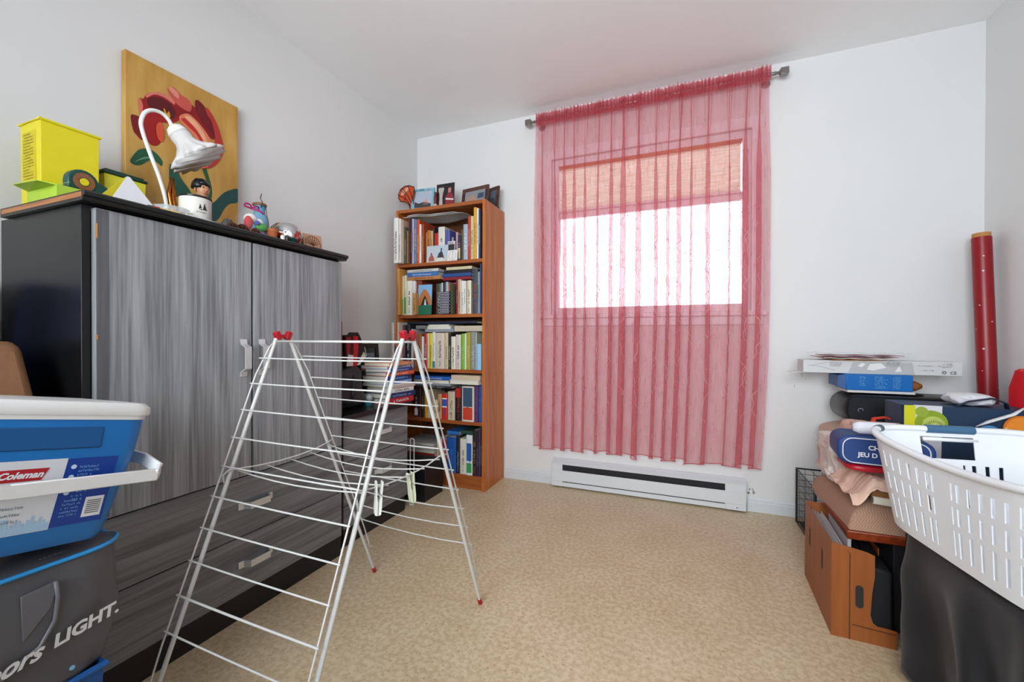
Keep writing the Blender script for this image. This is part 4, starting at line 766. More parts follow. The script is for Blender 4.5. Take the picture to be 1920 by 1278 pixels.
# white tin / mug
mg = thing('white_tin', 'white round tin with black rim and small mountain print at the wardrobe edge', 'tin', (.385, -1.768, WT)); G().lathe([(.041, 0), (.0425, .002), (.0425, .084), (.0395, .084), (.0395, .004), (0, .004)], 36).build('body', M('dcd8ce', .35), mg, smooth=True, auto=40); G().lathe([(.043, .082), (.0445, .083), (.0445, .0875), (.042, .0885), (.039, .086), (.039, .082), (.043, .082)], 36).build('rim', M('141414', .3), mg, smooth=True, auto=40)
def onmug(a, b, d): th = -.35 + a/.0427; return ((.0430+d)*math.cos(th), (.0430+d)*math.sin(th), b)
for pl_ in ([(0, .046), (.004, .062), (.008, .048)], [(.011, .044), (.016, .066), (.021, .050), (.024, .044)], [(.001, .044), (.009, .046), (.009, .042)]): G().prism(pl_, .0, .0005, lambda a, b, d: onmug(a, b, d)).build('mountain_print', M('2c2c2c'), mg)
g = G(); glyphs(g, .03, .004, lambda a, b, z: onmug(a-.006, b+.034, z+.0003), BR); g.build('lettering', M('6a6a66'), mg, tidy=False)
# figurine
fg = thing('bust_figurine', 'small figurine of a dark-haired man in dark clothes behind the white tin', 'figurine', (.25, -1.668, WT))
g = G(); g.lathe([(.03, 0), (.032, .01), (.028, .05), (.030, .09), (.026, .115), (.012, .125), (.010, .135)], 20, (0, 0, 0), Matrix.Diagonal((.75, 1., 1.))); g.build('clothes', M('1a1c22', .5), fg, smooth=True)
g = G(); g.lathe([(.0, .128), (.010, .130), (.012, .138), (.019, .148), (.022, .160), (.0225, .172), (.019, .184), (.0, .190)], 20, (.004, .002, 0), Matrix.Diagonal((1.05, .9, 1.))); g.tube([(.024, 0, .166), (.0295, .001, .158), (.024, .002, .155)], [.002, .004, .003], 6); g.tube([(.004, -.02, .165), (.004, -.0235, .16), (.004, -.02, .153)], .003, 6); g.build('head', M('c08a66', .45, 0, .12, 60), fg, smooth=True)
g = G(); g.lathe([(.0255, .166), (.027, .176), (.025, .190), (.016, .200), (.0, .203)], 18, (-.002, .0, 0), Matrix.Diagonal((1.05, 1., 1.)), lambda i, a: .10*math.sin(5*a+i)); g.tube([(.022, -.018, .180), (.026, -.004, .184), (.024, .014, .176)], [.006, .007, .005], 8); g.build('hair', M('141a1c', .35), fg, smooth=True)
for y_ in (-.008, .010): G().lathe([(.0024, -.001), (.002, .0014), (0, .0018)], 8, (.0255, y_, .168), X90).build('eye', M('1a1a1a'), fg)
G().tube([(.0255, -.006, .1475), (.0265, .001, .1465), (.0255, .008, .148)], .0014, 5).build('mouth', M('7a3a34'), fg)
# crystal piece
cr = thing('crystal_ornament', 'clear faceted crystal ornament right of the figurine', 'ornament', (.33, -1.628, WT)); G().lathe([(.022, 0), (.028, .012), (.024, .04), (.012, .062), (.0, .068)], 7).build('faceted_body', M('dfe8ee', .02, 0, 0, 1, 0, .6, 1., .9, 1.6), cr)
# pine cones
for k, (x, y, s, lb) in enumerate([(.44, -1.682, 1., 'small brown pine cone nearest the crystal ornament'), (.435, -1.645, 1.1, 'brown pine cone in the middle of three on the wardrobe'), (.445, -1.61, .9, 'dark brown pine cone beside the glass globe')]):
    t = thing('pine_cone', lb, 'pine cone', (x, y, WT+.011*s), 0, 'pine cones on the wardrobe', (1.3, 0, .5*k)); g = G()
    for i in range(7):
        rr = .013*s*math.sin(math.pi*(i+.7)/8); zz = (-.02+.006*i)*s
        for j in range(7):
            a = j*2*math.pi/7+i*.45; c_, s_ = math.cos(a), math.sin(a); p = Vector((c_*rr, s_*rr, zz)); tt = Vector((-s_, c_, 0))*.005*s
            g.add([p*.55, p-tt+Vector((0, 0, .003)), p+Vector((c_, s_, .6))*.004*s, p+tt+Vector((0, 0, .003))], [(0, 1, 2, 3)])
    g.build('scales', M('5a3420', .7, 0, .25, 90), t, solid=.0008); G().lathe([(0, -.02*s), (.007*s, -.01*s), (.007*s, .01*s), (0, .022*s)], 8).build('core', M('3a2216', .8), t)
# glass globe ornament with plush inside
gb = thing('glass_globe', 'round clear glass globe with red, green and white plush inside', 'ornament', (.372, -1.568, WT))
sph = lambda r, n_=10: [(r*math.sin(math.pi*i/n_), -r*math.cos(math.pi*i/n_)) for i in range(n_+1)]
G().lathe([(a, b+.056) for a, b in sph(.056, 16)], 28).build('glass_shell', M('f2f8f6', .02, 0, 0, 1, 0, .5, .05, .0, 1.2), gb, smooth=True)
def blob(g, c, r, sc=(1, 1, 1)): g.lathe(sph(1., 8), 14, c, Matrix.Diagonal((r*sc[0], r*sc[1], r*sc[2])))
g = G(); blob(g, (-.004, -.004, .075), .022, (1, 1, .9)); blob(g, (.004, .022, .066), .016); g.build('white_plush', M('dcd8d0', .9), gb, smooth=True)
for nm, c, r, sc, col in (('red_plush', (.022, -.03, .052), .016, (.8, .9, 1.6), 'b5161e'), ('green_plush', (.028, .016, .046), .018, (.8, 1.3, .8), '3f9a3a'), ('blue_plush', (.036, -.006, .056), .009, (1, 1, 1), '2a4a9a'), ('red_plush', (.022, .036, .046), .010, (.8, .7, 1.6), 'b5161e'), ('pink_plush', (.014, .0, .022), .016, (1.3, 2., .6), 'b02a50')):
    g = G(); blob(g, c, r, sc); g.build(nm, M(col, .85), gb, smooth=True)
g = G()
for s in (-1, 1): g.tube(spl([(0, 0, .113), (.004, s*.010, .124), (0, s*.024, .126), (-.003, s*.026, .117), (0, s*.01, .114), (0, 0, .113)], 5), .0032, 6)
g.tube([(0, .0, .113), (.012, .024, .108), (.016, .034, .100)], .004, 6); g.build('ribbon_bow', M('a01a5c', .5), gb, smooth=True)
# blue bottle
bb = thing('blue_bottle', 'pale blue glass bottle with wire bail stopper behind the glass globe', 'bottle', (.27, -1.462, WT)); G().lathe([(.0, 0), (.030, .0), (.033, .004), (.033, .105), (.030, .120), (.021, .134), (.019, .150), (.021, .154), (.021, .164), (0, .164)], 24).build('glass_body', M('6fb4dc', .08, 0, 0, 1, 0, .5, .9, .35, 1.3), bb, smooth=True, auto=60)
G().lathe([(.024, .1645), (.026, .168), (.024, .174), (.012, .178), (0, .178)], 20).build('stopper', M('7a5638', .6), bb, smooth=True, auto=50); g = G(); g.tube([(.022, -.010, .155), (.026, -.008, .176), (.012, -.002, .188), (.004, .0, .196), (.008, .002, .210), (.002, .006, .216)], .0016, 6); g.tube([(.022, .008, .170), (.028, .010, .13), (.035, .014, .07), (.035, .018, .02)], .0012, 6); g.build('wire_bail', M('5a4634', .4, .8), bb, smooth=True)
# tiny terracotta pot
tp = thing('terracotta_pot', 'tiny terracotta flower pot between the glass globe and the silver bowl', 'pot', (.405, -1.513, WT)); G().lathe([(.0, 0), (.014, 0), (.0185, .036), (.0205, .036), (.0215, .048), (.0185, .048), (.0165, .034), (.0, .03)], 22).build('pot_body', M('a85a30', .75, 0, .12), tp, smooth=True, auto=40); G().lathe([(0, .031), (.0165, .035), (0, .040)], 16).build('soil', M('3a2418', .95), tp)
sk = thing('striped_trinket', 'small black and white striped trinket at the foot of the silver bowl', 'trinket', (.455, -1.505, WT), .5); G().box(-.006, -.016, 0, .006, .016, .02).build('body', M('e0e0dc', .5), sk, bevel=.002); G().box(-.0065, -.004, .0005, .0065, .006, .0205).build('black_stripe', M('141414', .5), sk)
# silver bowl
sb_ = thing('silver_bowl', 'round mirror-silver bowl with painted-in red and green reflections on the wardrobe', 'bowl', (.372, -1.428, WT)); bp_ = [(.0, 0), (.026, 0), (.044, .010), (.057, .032), (.0585, .05), (.052, .074), (.040, .088), (.036, .090), (.034, .088), (.048, .072), (.054, .05), (.050, .03), (.0, .006)]
G().lathe(bp_, 36).build('bowl_body', M('c9c9cb', .06, 1., 0), sb_, smooth=True)
def onbowl(th, z):
    for (r0, z0), (r1, z1) in zip(bp_[1:7], bp_[2:8]):
        if z0 <= z <= z1: r_ = r0+(r1-r0)*(z-z0)/(z1-z0); return Vector((math.cos(th)*(r_+.0006), math.sin(th)*(r_+.0006), z))
    return Vector((0, 0, z))
QR = random.Random(4)
for nm, th0, z0, s_, col in (('painted_red_reflection', -.95, .04, .011, 'a8281c'), ('painted_red_reflection', .05, .044, .012, 'a8281c'), ('painted_red_reflection', .35, .03, .011, '962018'), ('painted_red_reflection', .22, .056, .008, 'b83424'), ('painted_green_reflection', -.1, .022, .012, '124a3a'), ('painted_white_reflection', -.55, .046, .014, 'e6e4e0')):  # coloured patches standing in for reflections in the mirror silver
    pts = [onbowl(th0+s_*1.25*math.cos(a)*q/.0585, max(.011, min(.08, z0+s_*math.sin(a)*q))) for a, q in [(i*math.pi/7, QR.uniform(.55, 1.1)) for i in range(14)]]
    c0 = onbowl(th0, z0); G().add([c0*1.004]+pts, [(0, i+1, (i+1) % 14+1) for i in range(14)]).build(nm, M(col, .35), sb_, tidy=False)
# copper plaque
pq = thing('copper_plaque', 'small square copper plaque with embossed tree on a wooden stand', 'plaque', (.36, -1.278, WT), 0, None, (0, -.2, -.25))
G().box(-.003, -.041, .004, .0, .041, .092).build('plate', M('c09478', .4, .35, .15, 40), pq, bevel=.001); G().box(-.022, -.043, .0, -.0035, -.034, .07).build('stand', M('8a5a30', .5), pq); g = G(); g.tube([(.0005, 0, .015), (.0005, .001, .05)], .0022, 6)
for k in range(9):
    a = math.pi*(k+.5)/9; g.tube([(.0005, 0, .042), (.0006, .02*math.cos(a), .046+.018*math.sin(a)), (.0006, .030*math.cos(a), .048+.034*math.sin(a))], .0011, 5)
g.tube([(.0005, .033*math.cos(i*math.pi/12), .05+.034*math.sin(i*math.pi/12)) for i in range(24)], .0011, 5, True); g.build('embossed_tree', M('7a4a34', .4, .6), pq, smooth=True)
# ================================================================ THINGS ON THE BOOKCASE
BT = 1.8003
bf = thing('butterfly_ornament', 'orange and black stained-glass butterfly wing on the bookcase top', 'ornament', (.135, -.262, BT))
wing = [(0, 0), (-.022, .052), (-.055, .072), (-.088, .078), (-.104, .10), (-.106, .128), (-.090, .158), (-.055, .176), (-.02, .176), (.02, .162), (.026, .12), (.014, .06), (.012, .0)]
G().prism(wing, 0, .004, lambda a, b, d: (a, d, b)).build('wing', M('c8481c', .3, 0, .12, 30), bf)
for pl_ in ([(-.085, .115), (-.05, .125), (-.055, .155), (-.08, .148)], [(-.048, .135), (-.02, .15), (-.03, .168), (-.05, .162)]): G().prism(pl_, -.0008, 0, lambda a, b, d: (a, d, b)).build('pale_pane', M('d8a88c', .3), bf)
g = G(); g.tube([(a, .0, b) for a, b in wing], .0034, 6, True)
for pl_ in ([(.0, .03), (-.04, .085), (-.10, .12)], [(.005, .05), (-.03, .11), (-.075, .165)], [(.012, .07), (-.005, .12), (-.03, .174)], [(-.055, .078), (-.05, .12), (-.09, .155)], [(.0, .0), (.0, .05), (.02, .14)]): g.tube([(a, -.001, b) for a, b in pl_], .0026, 6)
g.build('black_leading', M('15130f', .4), bf)
def frame(name, label, loc, w, h, bw, fm, rot, pics, dep=.014):
    t = thing(name, label, 'picture frame', loc, 0, 'framed photos on the bookcase', rot); g = G()
    for (a, b, c, d) in ((-w/2, 0, w/2, bw), (-w/2, h-bw, w/2, h), (-w/2, bw, -w/2+bw, h-bw), (w/2-bw, bw, w/2, h-bw)): g.box(a, 0, b, c, dep, d)
    g.build('frame', fm, t); G().box(-w/2+bw*.8, .004, bw*.8, w/2-bw*.8, .008, h-bw*.8).build('photo', M(pics[0], .2), t)
    for (poly, col, nm) in pics[1:]: G().prism([(a, bw+b) for a, b in poly], .0032, .0038, lambda a, b, d: (a, d, b)).build(nm, M(col, .3), t)
    g = G(); g.hexa([(-.015, dep, h*.55), (.015, dep, h*.55), (.015, dep+.002, h*.55), (-.015, dep+.002, h*.55)], [(-.02, dep+.05, .004), (.02, dep+.05, .004), (.02, dep+.052, .004), (-.02, dep+.052, .004)]); g.build('easel_back', M('2a2420', .7), t)
    return t
t = frame('framed_photo', 'turquoise and white photo frame with a snowy mountain scene on the bookcase', (.218, -.262, BT+.002), .165, .148, .016, M('7fb4c4', .4), (-.12, 0, .12), ['aeb8c8', ([(-.06, .0), (.06, 0), (.06, .025), (.01, .04), (-.03, .03), (-.06, .045)], '3a3f44', 'dark_rocks'), ([(.0, .02), (.045, .02), (.03, .06), (.02, .06)], 'c89a94', 'pink_figure')])
g = G(); glyphs(g, .1, .014, lambda a, b, z: (a-.05, -.0006-z, b+.133), BR); g.build('frame_lettering', M('2a5f74'), t, tidy=False)
rf = thing('red_figure', 'tiny red and dark figure standing between the photos on the bookcase', 'figurine', (.315, -.25, BT)); G().lathe([(.011, 0), (.012, .01), (.010, .05), (.012, .075), (.008, .09), (0, .092)], 14).build('coat', M('7a2a28', .5), rf, smooth=True); G().lathe([(0, .088), (.008, .094), (.009, .104), (.005, .112), (0, .113)], 12).build('head', M('5a3a34', .5), rf, smooth=True); G().lathe([(.0128, .012), (.0128, .03)], 14).build('pale_base', M('c8b0a4', .5), rf, smooth=True)
t = card('photo_print', 'portrait photo of a hockey player with a silver cup on the bookcase', 'photo', (.385, -.245, BT+.0005), .135, .162, M('241f24', .3), .05)
patch(t, 'silver_cup', [(-.048, .0), (-.018, .0), (-.022, .07), (-.018, .10), (-.010, .125), (-.014, .138), (-.05, .138), (-.054, .125), (-.046, .1), (-.044, .07)], 'b5aca4', 1); patch(t, 'player_jersey', [(.004, 0), (.06, 0), (.064, .06), (.052, .092), (.02, .098), (.0, .07)], '8a2834', 1); patch(t, 'white_stripe', [(.002, .055), (.062, .045), (.063, .055), (.004, .066)], 'd8ccc8', 2); patch(t, 'player_head', [(.02, .098), (.042, .098), (.044, .125), (.032, .135), (.02, .125)], 'b87a64', 2); patch(t, 'white_stripe', [(.004, .012), (.06, .012), (.06, .022), (.004, .022)], 'c8bcb8', 2)
dk = wood('dark_frame', '3a2218', '5a382a', 0, 14)
frame('framed_photo', 'dark brown landscape photo frame third from the right on the bookcase', (.585, -.225, BT+.003), .205, .122, .022, dk, (-.16, .0, -.16), ['8a8c90', ([(-.075, 0), (.02, 0), (.01, .03), (-.02, .05), (-.06, .04)], 'a88a74', 'figures'), ([(.02, .02), (.07, .02), (.07, .055), (.025, .055)], '3a4660', 'blue_block')])
frame('framed_photo', 'dark brown upright photo frame at the right end of the bookcase top', (.655, -.105, BT+.003), .10, .15, .02, dk, (-.12, 0, -.35), ['5c6470', ([(-.025, .0), (.025, 0), (.02, .05), (-.02, .06)], '33383f', 'dark_scene')])
# ================================================================ THINGS ON THE LOW CHEST
CT = .6003
hb = thing('dark_backpack', 'dark charcoal fabric bag slumped on the low chest beside the wardrobe', 'bag', (.24, -1.04, CT))
def pillow(g, w, d, h, e=.35, n=18, m=12, wob=.0, seed=0., z0=0., c=(0, 0), top=None):
    """soft rounded block (superellipsoid) resting on z0"""
    def sp(v, p): return math.copysign(abs(v)**p, v)
    vs = []; fs = []
    for j in range(m+1):
        ph = -math.pi/2+math.pi*j/m
        for i in range(n):
            th = 2*math.pi*i/n; x = w/2*sp(math.cos(ph), e)*sp(math.cos(th), e); y = d/2*sp(math.cos(ph), e)*sp(math.sin(th), e); z = h/2*sp(math.sin(ph), e)
            if wob: q = noise.noise(Vector((x*14+seed, y*14, z*14))); x += wob*q; y += wob*noise.noise(Vector((x*14, y*14+seed, z*14+5))); z += wob*.5*q*(1 if ph > -1 else 0)
            k = (z+h/2)/h
            if top: x *= 1+(top-1)*k; y *= 1+(top-1)*k
            vs.append((c[0]+x, c[1]+y, max(z0, z0+z+h/2)))
    for j in range(m):
        for i in range(n): fs.append((j*n+i, j*n+(i+1) % n, (j+1)*n+(i+1) % n, (j+1)*n+i))
    return g.add(vs, fs)
g = G(); pillow(g, .26, .21, .205, .4, 40, 26, .022, 3., 0, (0, 0), .82); g.build('body', M('26272a', .4, 0, .12, 60, .3), hb, smooth=True)
g = G(); g.tube([(.12, -.03, .03), (.135, -.02, .09), (.12, 0, .15), (.08, .02, .19)], .009, 8, False, .3); g.build('strap', M('1a1a1c', .5), hb, smooth=True)
hc = thing('red_black_pouch', 'red, black and white sports pouch standing on the dark bag', 'pouch', (.29, -1.0, CT+.206)); 
def slab(poly, d0, d1, nm, col, t, rough=.6): return G().prism(poly, d0, d1, lambda a, b, d: (d, a, b)).build(nm, M(col, rough, 0, .1), t)
slab([(-.055, .0), (.04, .0), (.085, .05), (.07, .09), (.05, .14), (.03, .168), (.012, .15), (-.03, .155), (-.06, .15)], -.03, .03, 'body', '1a1418', hc); slab([(-.005, .0), (.018, .0), (.03, .10), (.025, .15), (-.005, .148)], .0301, .033, 'red_stripe', 'b8141e', hc); slab([(-.05, .06), (-.03, .06), (-.022, .145), (-.055, .145)], .0301, .033, 'red_stripe', '9a1820', hc); slab([(-.05, .002), (-.008, .002), (-.006, .055), (-.04, .06)], .0301, .033, 'white_patch', 'd2c8c4', hc); slab([(.022, .005), (.04, .004), (.08, .05), (.07, .07), (.055, .05)], .0301, .033, 'cream_patch', 'd6c8b4', hc)
g = G(); g.tube([(.034, .022, .004), (.034, .05, .02), (.034, .086, .052), (.034, .072, .092)], .0018, 5); g.build('white_piping', M('d8d4cc'), hc)
bw = thing('wooden_frame', 'reddish brown wooden frame edge standing against the wardrobe side', 'frame', (.33, -1.196, CT)); g = G()
for (a, b, c, d) in ((-.12, 0, -.09, .42), (.075, 0, .10, .42), (-.09, 0, .075, .03), (-.09, .39, .075, .42)): g.box(a, -.008, b, c, .008, d)
g.build('moulding', wood('red_frame', '5a2a18', '7a4428', 2, 12), bw, bevel=.003); G().box(-.089, -.003, .031, .074, .005, .389).build('backing', M('9a7a58', .8), bw)
dv = thing('dark_photo_frame', 'black framed picture standing behind the pile of books on the chest', 'picture frame', (.20, -.742, CT), 0, None, (0, -.08, 0)); g = G()
for (a, b, c, d) in ((-.10, 0, -.075, .315), (.075, 0, .10, .315), (-.075, 0, .075, .025), (-.075, .29, .075, .315)): g.box(-.012, a, b, 0, c, d)
g.build('frame', M('1c1310', .4), dv, bevel=.002); G().box(-.008, -.0755, .0245, -.004, .0755, .2905).build('picture', M('15171c', .15), dv); G().box(-.0039, -.06, .22, -.0035, .06, .262).build('pale_strip', M('6a7688', .3), dv); G().box(-.0039, -.05, .165, -.0035, -.01, .195).build('orange_glow', M('a05a3a', .4), dv); G().box(-.0039, .005, .165, -.0035, .05, .185).build('orange_glow', M('8a4a30', .4), dv)
gl_ = thing('snow_globe', 'small glass ball with teal and brown base before the book pile', 'ornament', (.33, -.905, CT)); G().lathe([(.02, 0), (.021, .012), (.016, .018), (0, .018)], 18).build('base', M('1f6a7a', .4), gl_, smooth=True, auto=40); g = G(); g.lathe([(a, b+.036) for a, b in sph(.02, 12)], 20); g.build('ball', M('c8ccd0', .05, 0, 0, 1, 0, .6, .75), gl_, smooth=True)
# black box on the floor before the bookcase and a white strip leaning on it
kb = thing('black_storage_box', 'black box standing on the floor before the bookcase beside the chest', 'box', (.30, -.492, 0)); g = G(); tub(g, .33, .20, .195, .004, .97); g.build('body', M('101012', .4), kb, bevel=.004); G().box(-.168, -.103, .1955, .168, .103, .21).build('lid', M('141416', .4), kb, bevel=.004)
ws = thing('white_folded_stand', 'narrow white metal bracket leaning upright at the chest corner', 'bracket', (.418, -.654, 0)); g = G()
for x in (-.013, .013): g.tube([(x, 0, .0025), (x, .004, .375)], .0025, 8)
g.tube([(-.013, .004, .375), (0, .004, .380), (.013, .004, .375)], .0025, 8); g.build('rails', M('dcdcda', .4), ws, smooth=True, auto=50); G().box(-.013, -.001, .002, .013, .001, .012).build('foot_plate', M('cfcfcd', .4), ws)
# ================================================================ LEFT FOREGROUND: bin, soft cooler bag, hard cooler
m_blue = M('1a74c0', .35, 0, .04, 6)
bn = thing('blue_bin', 'blue plastic bin on the floor under the grey cooler bag', 'bin', (.64, -2.365, 0)); g = G(); tub(g, .25, .40, .305, .004, .93); g.build('body', M('17559a', .4, 0, .05), bn, bevel=.008, seg=3); g = G(); g.tube([(s*.126, c*.202, .299) for s, c in ((-1, -1), (1, -1), (1, 1), (-1, 1))], .006, 8, True); g.build('rim', M('1a5fa8', .4), bn)
for k in range(4): G().box(.1175, -.15+.09*k, .03, .1205, -.135+.09*k, .27).build('rib', M('164f90', .4), bn)
sb2 = thing('soft_cooler_bag', 'grey soft cooler bag with blue piping and white lettering under the blue cooler', 'bag', (.64, -2.345, .3065))
def bagshape(u, v, w=.265, d=.42, h=.232):
    th = 2*math.pi*u; e = .28
    def sp(q): return math.copysign(abs(q)**e, q)
    k = 1+.03*math.sin(math.pi*v)-.05*(1-v)**4; z = h*v
    x = w/2*sp(math.cos(th))*k; y = d/2*sp(math.sin(th))*k
    n_ = noise.noise(Vector((x*9, y*9, z*9+2))); n2_ = noise.noise(Vector((x*26, y*26, z*22)))
    f = 1+.040*n_+.030*n2_
    return (x*f, y*f, z+.004*n_*(1 if v > .02 else 0))
g = G(); g.grid(bagshape, 96, 26); 
def lidf(u, v):
    x, y, z = bagshape(u, 1.); q = 1-v; return (x*q, y*q, z+.008*math.sin(math.pi*min(1, v*1.2))*1.+.006*noise.noise(Vector((x*q*18, y*q*18, 1.))))
g.grid(lambda u, v: lidf(u, v*.995), 96, 8); g.grid(lambda u, v: (bagshape(u, 0)[0]*(1-v*.99), bagshape(u, 0)[1]*(1-v*.99), 0), 96, 2)
m_bag = M('56565a', .38, 0, .12, 18, .25); g.build('body', m_bag, sb2, smooth=True)
g = G(); pts = [Vector(bagshape(i/96, .965)) for i in range(96)]; g.tube([Vector((p.x*1.012, p.y*1.012, p.z+.006)) for p in pts], .0042, 6, True); g.build('blue_piping', M('2f9ae0', .4), sb2, smooth=True)
g = G(); P_ = lambda y, z: Vector((.1395, y, z))
g.tube([P_(.105, .2), P_(.108, .17), P_(.104, .13), P_(.085, .095), P_(.04, .07), P_(-.03, .062), P_(-.1, .09), P_(-.12, .15), P_(-.118, .2)], .0035, 6); g.build('pocket_piping', M('6a6a6e', .4), sb2, smooth=True)
g = G(); g.hexa([(.1355, .065, .115), (.1385, .065, .115), (.1385, .10, .155), (.1355, .10, .155)], [(.1365, .062, .195), (.1395, .062, .195), (.1395, .11, .20), (.1365, .11, .20)]); g.build('handle_strap', M('66666a', .5), sb2, bevel=.001)
fx = lambda a, b, d: (.1435+d, a, b)
text('lettering', 'LIGHT.', .031, M('d8d8d8', .45), sb2, lambda a, b, d: fx(a+.100, b+.083+a*.12, d), .12, .0006, .0012)
text('lettering', 'Coors', .037, M('d8d8d8', .45), sb2, lambda a, b, d: fx(a-.012, b+.066+a*.12, d), .45, .0006, .0012)
G().lathe([(.004, 0), (.004, .0012), (0, .0012)], 10, fx(.125, .03, 0), X90).build('blue_emblem', M('7ac0e8'), sb2)
g = G(); glyphs(g, .04, .008, lambda a, b, z: (.12, a+.09, .2405+b*.1+z), BR); g.build('tag_print', M('cfcfcf'), sb2, tidy=False)
# hard cooler, tipped a little on the soft bag
co = thing('hard_cooler', 'blue picnic cooler with white lid and carrying handle on top of the soft bag', 'cooler', (.70, -2.344, .590), 0, None, (-.185, 0, .06))
CL, CW, CH = .40, .235, .224
g = G(); tp_ = .86
def rr(w, d, r, n=6):
    o = []
    for cx_, cy_, a0 in ((w/2-r, d/2-r, 0), (-w/2+r, d/2-r, 90), (-w/2+r, -d/2+r, 180), (w/2-r, -d/2+r, 270)):
        for i in range(n+1): a = math.radians(a0+90*i/n); o.append((cx_+r*math.cos(a), cy_+r*math.sin(a)))
    return o
def loft(g, secs):
    n = len(secs[0][0]); vs = []; fs = []
    for (poly, z) in secs: vs += [(a, b, z) for a, b in poly]
    for k in range(len(secs)-1):
        for i in range(n): fs.append((k*n+i, k*n+(i+1) % n, (k+1)*n+(i+1) % n, (k+1)*n+i))
    fs.append(tuple(range(n-1, -1, -1))); fs.append(tuple((len(secs)-1)*n+i for i in range(n))); return g.add(vs, fs)
loft(g, [(rr(CW*tp_*.9, CL*.84, .03), .0), (rr(CW*tp_*.97, CL*.875, .035), .012), (rr(CW*.97, CL*.965, .035), .165), (rr(CW*.985, CL*.975, .035), .21), (rr(CW*.985, CL*.975, .035), CH)]); g.build('body', m_blue, co, smooth=True, auto=35)
G().box(CW*.46, -CL*.31, .172, CW*.497, CL*.30, .212).build('recessed_grip', M('0f5590', .45), co, bevel=.003)
m_lid = M('e6e6e4', .3, 0, .01); g = G(); loft(g, [(rr(CW*1.0, CL*.99, .035), CH+.0002), (rr(CW*1.0, CL*.99, .035), CH+.008), (rr(CW*1.02, CL*1.01, .035), CH+.0085), (rr(CW*1.03, CL*1.02, .036), CH+.013), (rr(CW*1.02, CL*1.01, .034), CH+.024), (rr(CW*.97, CL*.965, .03), CH+.032), (rr(CW*.8, CL*.85, .03), CH+.034)]); g.build('lid', m_lid, co, smooth=True, auto=35)
# handle: flat white bail folded down along the front
g = G(); hx = CW/2+.020; hp = [(-.02, CL/2+.002, .150), (.0, CL/2+.012, .149), (hx*.55, CL/2+.022, .140), (hx*.9, CL/2+.024, .124), (hx, CL/2+.012, .115), (hx, 0, .112), (hx, -CL/2-.012, .115), (hx*.9, -CL/2-.024, .124), (0, -CL/2-.012, .149), (-.02, -CL/2-.002, .15)]
for i in range(len(hp)-1):
    a, b = Vector(hp[i]), Vector(hp[i+1]); d = (b-a).normalized(); u = Vector((0, 0, 1)); w_ = d.cross(u).normalized(); c = (a+b)/2
    g.obox(c, ((b-a).length+.004, .007, .024), Matrix((d, w_, d.cross(w_)*-1)).transposed())
g.build('handle', M('e4e4e2', .32), co, bevel=.002)
# printed label on the front face (front face leans with the taper)
def face(a, b, d): k = .5*CW*(tp_*.97+(.97-tp_*.97)*(b-.012)/.153); return (k+.0006+d, a, b)
def dec(nm, a0, b0, a1, b1, col, d, rough=.35): G().prism([(a0, b0), (a1, b0), (a1, b1), (a0, b1)], d, d+.0004, face).build(nm, M(col, rough, 0, .02), co)
dec('white_label', -CL*.42, .034, .077, .156, 'dfe3e8', .0); dec('blue_label', .0775, .036, .152, .155, '153f96', .0); dec('label_skyline', -CL*.42, .035, .076, .047, 'a9cbe6', .0005)
QQ = random.Random(9); g = G(); a = -CL*.42
while a < .071:
    h_ = QQ.uniform(.004, .016); g.prism([(a, .047), (a+.004, .047), (a+.004, .047+h_), (a, .047+h_)], .0005, .0008, face); a += .0052
o = g.build('skyline_print', M('a9cbe6', .4), co, tidy=False); o['kind'] = 'stuff'
G().prism([(-.014, .122), (.048, .122), (.055, .142), (-.007, .142)], .0006, .001, face).build('red_badge', M('b8202c', .35), co)
text('badge_lettering', 'Coleman', .0150, M('f0eef0', .4), co, lambda a, b, d: face(a-.0065, b+.1275, d+.0011), .3, .0003, .0006)
g = G()
for k in range(4): glyphs(g, .12 if k else .09, .0045, lambda a, b, z: face(a-.085, b+.088-.011*k, z+.0006), BR)
o = g.build('label_print', M('8f9aa6'), co, tidy=False); o['kind'] = 'stuff'; text('label_number', '25 Q', .012, M('1d5fae'), co, lambda a, b, d: face(a-.04, b+.037, d+.0008), .2, .0003)
g = G()
for (b0, n_, w_) in ((.137, 2, .03), (.123, 2, .024), (.093, 3, .02)):
    for k in range(n_): glyphs(g, w_, .004, lambda a, b, z: face(a+.096, b+b0-.007*k, z+.0006), BR)
for k in range(5): glyphs(g, .026, .0035, lambda a, b, z: face(a+.086, b+.078-.0065*k, z+.0006), BR)
o = g.build('blue_label_print', M('7ab0e8'), co, tidy=False); o['kind'] = 'stuff'
for (a, b) in ((.088, .140), (.088, .122), (.088, .094)): G().prism([(a+.004*math.cos(t), b+.004*math.sin(t)) for t in [i*math.pi/6 for i in range(12)]], .0006, .0009, face).build('label_dot', M('c8e0f4'), co)
dec('barcode_panel', .119, .046, .147, .082, 'e8e8ea', .0006)
g = G(); b0 = .052
for k in range(7): g.prism([(.1225, b0), (.1435, b0), (.1435, b0+.0016), (.1225, b0+.0016)], .0011, .0014, face); b0 += .0037
g.build('barcode_lines', M('55565a'), co, tidy=False)
